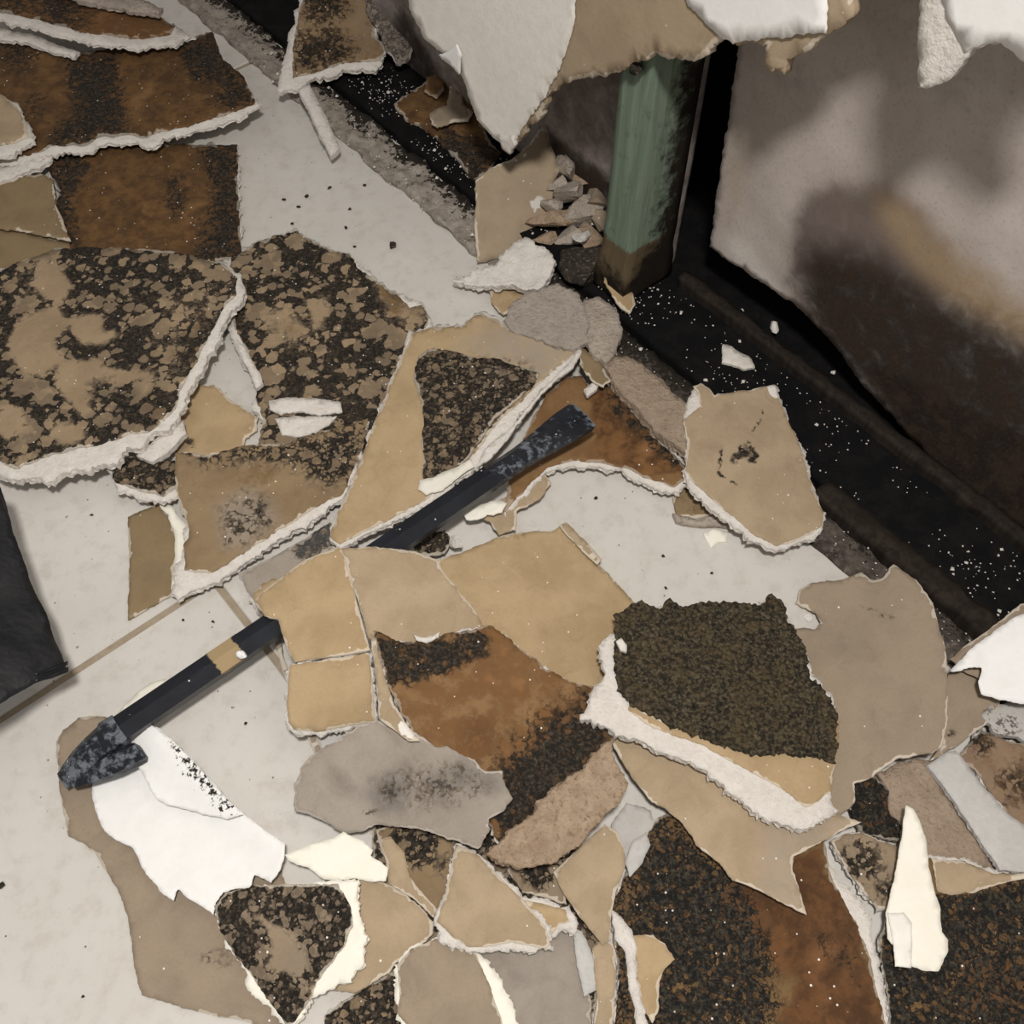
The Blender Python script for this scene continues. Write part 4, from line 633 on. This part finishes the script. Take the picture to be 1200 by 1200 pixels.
# ---------- sooty scrap and plaster chunk over the rust board
scrap('plaster_chunk', 'thick crumbly beige plaster chunk leaning on the rust-brown board', 'plaster piece', [(570, 1002), (590, 982), (606, 966), (626, 954), (630, 940), (642, 930), (664, 912), (682, 904), (694, 884), (714, 869), (722, 890), (736, 918), (724, 942), (704, 962), (690, 980), (676, 994), (648, 1010), (622, 1017), (592, 1014)], [(570, 1005, 50), (715, 872, 56), (735, 920, 48)], GYPP, 12, jag=2.6, side=3, rough=2.0, rfreq=.33, step=2.8, warp=3)
scrap('sooty_scrap', 'grey paper scrap smudged with soot-dark mould and a crease across it', P, [(345, 922), (352, 900), (364, 886), (396, 866), (420, 850), (440, 845), (460, 848), (484, 858), (510, 874), (524, 873), (538, 884), (556, 890), (562, 900), (576, 904), (588, 903), (590, 918), (600, 936), (592, 948), (572, 960), (574, 974), (560, 994), (530, 985), (500, 974), (472, 970), (440, 966), (422, 976), (402, 976), (382, 964), (360, 954), (346, 950)], [(346, 940, 20), (600, 935, 54), (440, 848, 52)], SMOKE, 2.2, jag=1.8, warp=3.5, masks={'black': [((460, 925, 14), 14, .55), ((510, 918, 10), 12, .5), ((540, 905, 10), 12, .45), ([(440, 915), (480, 900), (560, 895), (580, 920), (540, 940), (480, 945)], 30, .40), ([(402, 956), (440, 950), (470, 944), (440, 954)], 3, .6)], 'grey': [([(382, 890), (395, 900), (440, 940), (400, 935), (386, 915)], 8, .42), ((456, 928, 24), 22, .95), ((474, 908, 16), 14, .7), ((512, 922, 20), 18, .85), ((545, 908, 22), 20, .85), ((574, 918, 14), 14, .75), ([(440, 905), (540, 890), (585, 915), (540, 950), (460, 950)], 34, .42)]})
# ---------- white curled sheet
e = empty('painted_sheet', at(220, 960, .004)); tag(e, 'white curled paint sheet with black mould along its rolled edge, by the claw', 'painted sheet')
def roll(p):                       # rises towards the rolled edge
    a = np.array([176., 850.]); b = np.array([338., 992.]); d = (b - a) / np.hypot(*(b - a)); n = np.array([-d[1], d[0]]); t = (p - a) @ n
    return 12 * np.exp(-(np.clip(t, 0, None) / 34) ** 2)
v, f, a = sheet([(108, 916), (118, 908), (140, 903), (152, 895), (166, 880), (180, 853), (200, 866), (228, 893), (250, 918), (268, 938), (286, 956), (310, 975), (338, 993), (336, 1012), (330, 1022), (318, 1036), (310, 1030), (299, 1026), (293, 1040), (276, 1040), (262, 1046), (252, 1058), (250, 1072), (238, 1062), (222, 1054), (208, 1042), (203, 1056), (190, 1046), (166, 1016), (162, 1004), (152, 992), (136, 984), (122, 974), (112, 950), (108, 935)], Lie([(110, 930, 6), (340, 995, 15), (205, 1055, 13)]), 1.2, jag=1.2, seed=831, step=5, warp=1.5, hfun=roll, masks={}); obj('sheet', v, f, PAINT, a, parent=e)
bandm = {'black': [([(196, 860), (214, 876), (250, 914), (290, 952), (282, 958), (250, 940), (222, 912), (206, 884)], 14, .62), ((263, 952, 4), 2.5, 1.0), ((288, 980, 10), 8, .15)]}
v, f, a = sheet([(154, 882), (160, 868), (170, 856), (181, 852), (204, 868), (230, 894), (252, 919), (270, 939), (290, 958), (270, 962), (240, 956), (215, 948), (196, 943), (186, 938), (178, 926), (168, 906), (162, 896)], Lie([(155, 882, 17), (290, 958, 21), (190, 940, 16)]), 1.2, jag=1.0, seed=832, step=4, warp=.8, masks=bandm, hfun=lambda p: 0.85 * roll(p) + 2.5); obj('rolled_flap', v, f, PAINT, a, parent=e)
scrap('cream_scrap', 'cream paint scrap with a ragged tip touching the white curled sheet', 'paint flake', [(334, 1002), (352, 994), (372, 988), (388, 984), (402, 974), (414, 982), (426, 986), (437, 996), (434, 1002), (446, 1010), (455, 1018), (452, 1032), (436, 1033), (418, 1030), (398, 1032), (380, 1030), (362, 1018), (340, 1010)], [(335, 1004, 22), (455, 1025, 24), (402, 975, 26)], CREAM, 1.3, jag=1.2, curl=1.5)
# faint yellow paper peeking from beneath the bar
scrap('paper_scrap', 'thin pale yellow paper scrap on the tile beside the pry bar shaft', P, [(134, 842), (146, 826), (160, 812), (176, 800), (200, 794), (196, 806), (170, 826), (146, 844)], 1.8, CREAM, .8, jag=1, masks={'grey': .2})
# ---------- heap at the foot of the stud
scrap('tan_board_flap', 'bent tan board flap standing against the foot of the torn wall', D, [(558, 212), (575, 198), (600, 186), (622, 168), (632, 152), (641, 146), (644, 168), (652, 186), (656, 200), (648, 214), (660, 232), (652, 246), (640, 262), (622, 274), (604, 290), (590, 302), (560, 308), (557, 270)], [(560, 306, 10), (560, 214, 66), (645, 240, 30)], TAN, 3, jag=1.2, warp=4, masks={'pale': [([(618, 236), (628, 228), (642, 230), (638, 244), (626, 252)], 3, .6), ([(592, 190), (620, 176), (618, 186), (600, 192)], 4, .6)], 'grey': .2})
g = 'plaster lumps at the foot of the green stud'; lb = 'dusty plaster lump in the crumbled heap at the foot of the green stud'
for i, (x, y, r, z, st, ro) in enumerate([(664, 208, 17, 34, (.9, 1.2), .2), (684, 214, 13, 30, (1, 1), .8), (672, 238, 15, 26, (1.2, .8), .4), (694, 246, 15, 22, (1.1, .9), 1.2), (708, 232, 9, 26, (1, 1), 0), (652, 268, 15, 14, (1.6, .7), .3), (682, 262, 16, 14, (1.4, .8), .5), (704, 266, 13, 12, (1.2, .9), 2.0), (668, 286, 12, 12, (1, 1), .7), (688, 282, 12, 16, (1, 1.2), .1), (646, 246, 8, 30, (1, 1), 0), (718, 250, 8, 24, (1, 1), 1), (655, 225, 10, 30, (1, 1), 1), (640, 286, 9, 12, (1.2, .8), 0)]):
    lump('plaster_lump', lb, 'plaster piece', x, y, r * 1.7, z, (GYPD, GYPP, GYPD, GREYTAN)[i % 4], group=g, stretch=st, rot=ro)
scrap('gypsum_slab', 'knobbly off-white gypsum slab in front of the tan board flap', 'gypsum piece', [(530, 330), (545, 320), (566, 314), (584, 306), (592, 292), (604, 282), (618, 277), (632, 288), (648, 298), (648, 320), (640, 332), (626, 341), (606, 336), (588, 334), (566, 336), (545, 334)], [(535, 328, 16), (648, 310, 34), (610, 282, 34)], GYP, 9, jag=3.4, side=3, rough=2.4, rfreq=.15, step=3.5, warp=6, wfreq=.03)
lump('gypsum_chunk', 'small white gypsum chunk on top of the black mould clump', 'gypsum piece', 683, 283, 12, 34, GYP)
scrap('paper_scrap', 'ochre paper scrap tucked under the knobbly gypsum slab', P, [(572, 338), (600, 336), (622, 342), (614, 352), (602, 362), (590, 368), (578, 356)], 10, TANGOLD, 1.5)
lump('mould_clump', 'black mould clump dusted with white grit beside the plaster lumps', 'mould clump', 688, 322, 32, 4, SOOT, sub=4, stretch=(1, 1.1))
scrap('paper_scrap', 'ochre paper tongue at the foot of the green stud, over the black plate', P, [(710, 314), (722, 316), (732, 330), (742, 344), (745, 356), (738, 368), (726, 360), (716, 344), (708, 330)], [(712, 314, 40), (745, 356, 28), (715, 345, 34)], TANGOLD, 1.8, jag=1)
# torn scraps on the plate in the dark bay
scrap('stained_board_scrap', 'dark brown stained scrap on the black plate under the hanging white wall tip', D, [(462, 122), (480, 108), (505, 92), (540, 86), (552, 110), (566, 150), (585, 180), (570, 205), (556, 212), (530, 180), (500, 152), (476, 138)], [(470, 125, 26), (545, 90, 34), (570, 205, 24)], BROWN, 4, jag=2.5, masks={'brown': .8, 'black': [([(520, 150), (590, 175), (560, 220), (510, 170)], 20, .8), ((540, 95, 14), 10, .6)]})
scrap('paper_scrap', 'small rust-brown square of paper on the dark stained scrap', P, [(497, 108), (500, 90), (518, 86), (520, 106), (512, 116)], 36, RUST, 1.2, jag=1.2)
scrap('paper_scrap', 'hooked dull tan paper tatter on the dark stained scrap', P, [(503, 134), (514, 127), (524, 124), (527, 104), (531, 88), (538, 102), (544, 122), (554, 132), (549, 142), (530, 144), (512, 151), (506, 146)], 37, GREYTAN, 1.2, jag=1.5)
# crumbs on the black plate
scrap('gypsum_chip', 'flat white gypsum chip lying on the black plate', 'gypsum piece', [(847, 403), (856, 404), (868, 412), (878, 416), (885, 430), (872, 432), (858, 426), (846, 424)], 23, DUST, 3, jag=1)
lump('gypsum_pellet', 'oblong white pellet at the back of the black plate', 'gypsum piece', 907, 386, 10, 22, DUST, stretch=(.55, 1.2))
g = 'round white crumbs on the black plate'; lb = 'small round white crumb beside the blackened back batten'
for x, y, r in ((977, 437, 4), (978, 354, 4), (870, 364, 3)): lump('gypsum_crumb', lb, 'gypsum piece', x, y, r, 20, DUST, group=g, sub=1)
# black crumbs on the pale tiles
g = 'black crumbs on the pale tiles'; lb = 'black mould crumb lying loose on the pale tile'
for x, y, r in ((460, 288, 7), (359, 232, 4), (350, 243, 3), (333, 235, 3), (343, 263, 3), (386, 221, 4), (428, 218, 4), (406, 268, 4), (410, 246, 3), (416, 290, 3), (698, 584, 3), (777, 652, 3), (780, 689, 3), (834, 672, 3), (215, 727, 2.5), (250, 729, 3), (288, 848, 2.5), (98, 1168, 2.5), (2, 1038, 5), (108, 604, 3)):
    lump('mould_crumb', lb, 'mould crumb', x, y, r, 0, SOOT, group=g, sub=1, flat=.5)
# plaster dust grit: uncountable
def grit(name, label, pts, mat, rmin, rmax):
    vv = []; ff = []; rnd = random.Random(5)
    for p in pts:
        r = rnd.uniform(rmin, rmax) * (1 + 1.5 * (rnd.random() > .93)); b = len(vv)
        for k in range(4):
            a_ = k * math.pi / 2 + rnd.random(); vv.append((p[0] + r * math.cos(a_), p[1] + r * math.sin(a_), p[2]))
        vv.append((p[0], p[1], p[2] + r)); ff += [[b, b + 1, b + 4], [b + 1, b + 2, b + 4], [b + 2, b + 3, b + 4], [b + 3, b, b + 4], [b + 3, b + 2, b + 1, b]]
    return tag(obj(name, np.array(vv), ff, mat, smooth=False), label, 'dust', kind='stuff')
rnd = random.Random(3); pts = []
while len(pts) < 900:
    u = rnd.uniform(.0, 1.3); v_ = rnd.uniform(.0, .078)
    if noise.noise(Vector((u * 14, v_ * 14, 2))) + .35 < rnd.random() * .9: continue
    pts.append(wl(u, v_, .0188))
grit('plaster_grit', 'fine white plaster grit scattered over the black plate', pts, DUST, .0005, .0013)
pts = []
for _ in range(420):
    u = rnd.uniform(-.1, 1.25); pts.append(wl(u, rnd.uniform(-.065, -.005), .009 if u < .5 else .008))
grit('plaster_grit', 'white plaster grit scattered over the mortar strip at the wall foot', pts, DUST, .0005, .0014)
pts = []
for _ in range(260):
    x, y = rnd.choice([(rnd.uniform(290, 600), rnd.uniform(140, 380)), (rnd.uniform(620, 980), rnd.uniform(540, 720)), (rnd.uniform(0, 330), rnd.uniform(560, 1100))]); pts.append(at(x, y, .0))
grit('plaster_grit', 'fine pale grit scattered over the floor tiles', pts, GYPD, .0003, .0008)

# ================================================================== PRY BAR
e = empty('pry_bar', at(375, 700, .01)); tag(e, 'black steel pry bar with scuffed claw and flat chisel end lying across the rubble', 'pry bar')
PA = at(92, 889, .036); PB = at(684, 486, .052)
ax = (PB - PA) / np.linalg.norm(PB - PA); lat = np.cross(ax, (0, 0, 1)); lat /= np.linalg.norm(lat); upv = np.cross(lat, ax); LEN = np.linalg.norm(PB - PA)
def loft(secs, n=8, rot=math.pi / 8, clamp=True):
    """secs: (t along the bar 0..1, half width, half height, rise, sideways, squareness)"""
    vv = []; ff = []; gr = []; pl_ = []
    for (t, hw, hh, rise, sw, g_, p_) in secs:
        c = PA + ax * LEN * t + upv * rise + lat * sw
        for k in range(n):
            a = rot + 2 * math.pi * k / n; x = math.cos(a) / math.cos(math.pi / n); y = math.sin(a) / math.cos(math.pi / n)
            if clamp: x = max(-1, min(1, x)); y = max(-1, min(1, y))
            vv.append(c + lat * hw * x + upv * hh * y); gr.append(g_); pl_.append(p_ if y > -.2 else 0)
    for i in range(len(secs) - 1):
        for k in range(n): a = i * n + k; b = i * n + (k + 1) % n; ff.append([a, b, b + n, a + n][::-1])
    ff.append(list(range(n))); ff.append([len(vv) - n + k for k in range(n)][::-1])
    return np.array(vv), ff, {'grey': np.array(gr), 'pale': np.array(pl_), 'rim': np.zeros(len(vv))}
R = .0120
S = [(.055 + .73 * i / 60, R, R * .92, 0, 0, .02 + (.30 * max(0, i / 60 - .55)), 0) for i in range(61)]
v, f, a = loft(S, 6, math.radians(80), False); obj('shaft', v, f, STEEL, a, parent=e, smooth=False)
S = [(.775, R, R * .92, 0, 0, .30, 0), (.81, R * .96, R * .90, 0, 0, .42, 0), (.85, R * .98, R * .86, 0, 0, .5, 0), (.88, R * 1.08, R * .80, 0, 0, .5, 0), (.92, R * 1.34, R * .72, 0, 0, .38, 0), (.96, R * 1.58, R * .62, 0, 0, .28, 0), (.99, R * 1.64, R * .54, -.001, 0, .35, 0), (1.0, R * 1.58, R * .42, -.001, 0, .75, 0)]
v, f, a = loft(S); o = obj('chisel_end', v, f, STEEL, a, parent=e, smooth=False)
S = [(.072, R * 1.2, R * 1.1, 0, 0, .65, 0), (.05, R * 1.22, R * 1.1, .001, 0, .45, 0), (.045, R * 1.1, R * .98, 0, 0, .35, 0), (.02, R * 1.05, R * .8, -.003, 0, .5, 0), (-.005, R * 1.0, R * .56, -.008, 0, .55, 0), (-.025, R * .85, R * .34, -.013, 0, .6, 0), (-.04, R * .7, R * .16, -.017, 0, .7, 0)]
v, f, a = loft(S[::-1]); o = obj('claw', v, f, STEEL, a, parent=e, smooth=False); o['label'] = 'scuffed claw end'
# second prong of the claw, on the near side
S = [(.080, R * .50, R * .55, -.007, .027, .5, 0), (.076, R * .78, R * .8, -.007, .026, .5, 0), (.055, R * .9, R * .85, -.007, .0225, .45, 0), (.035, R * .9, R * .75, -.008, .020, .5, 0), (.0, R * .8, R * .5, -.011, .013, .5, 0), (-.03, R * .6, R * .22, -.016, .006, .6, 0)]
v, f, a = loft(S[::-1]); o = obj('claw_prong', v, f, STEEL, a, parent=e, smooth=False)
# remains of a label and a blob of white paint on the shaft
S = [(.232 + .007 * i, R * 1.02, R * .94, 0, 0, 0, .75 if 0 < i < 7 else .3) for i in range(9)]
v, f, a = loft(S, 6, math.radians(80), False); o = obj('worn_sticker', v, f, STEEL, a, parent=e, smooth=False); o['label'] = 'worn tan sticker remains'
kv, kf = lump_mesh(.0062, 5, .75); kv = kv + at(283, 767, .052); obj('paint_blob', kv, kf, PAINT, parent=e, smooth=True)

# ================================================================== BLACK BAG
e = empty('plastic_bag', at(0, 760, .0)); tag(e, 'black plastic bag with a stitched hem hanging over the tiles', 'bag')
bl = Lie([(75, 790, 62), (0, 570, 80), (-120, 800, 150)])
v, f, a = sheet([(-160, 540), (-60, 545), (0, 572), (8, 596), (16, 628), (30, 664), (42, 698), (54, 728), (64, 756), (77, 788), (60, 796), (40, 803), (20, 813), (0, 824), (-60, 850), (-160, 880)], bl, 1.5, jag=.6, seed=841, step=7, warp=9, wfreq=.012); obj('film', v, f, BAG, a, parent=e)
v, f, a = sheet([(77, 785), (60, 792), (40, 799), (38, 803), (60, 797), (78, 790)], bl, 2.0, jag=.2, seed=842, step=4, warp=9, wfreq=.012, wseed=841, off=1.2); obj('hem', v, f, BAG, a, parent=e)
v, f, a = sheet([(77, 778), (60, 785), (38, 793), (38, 796), (60, 789), (77, 782)], bl, 2.0, jag=.2, seed=843, step=4, warp=9, wfreq=.012, wseed=841, off=1.2); obj('hem', v, f, BAG, a, parent=e)
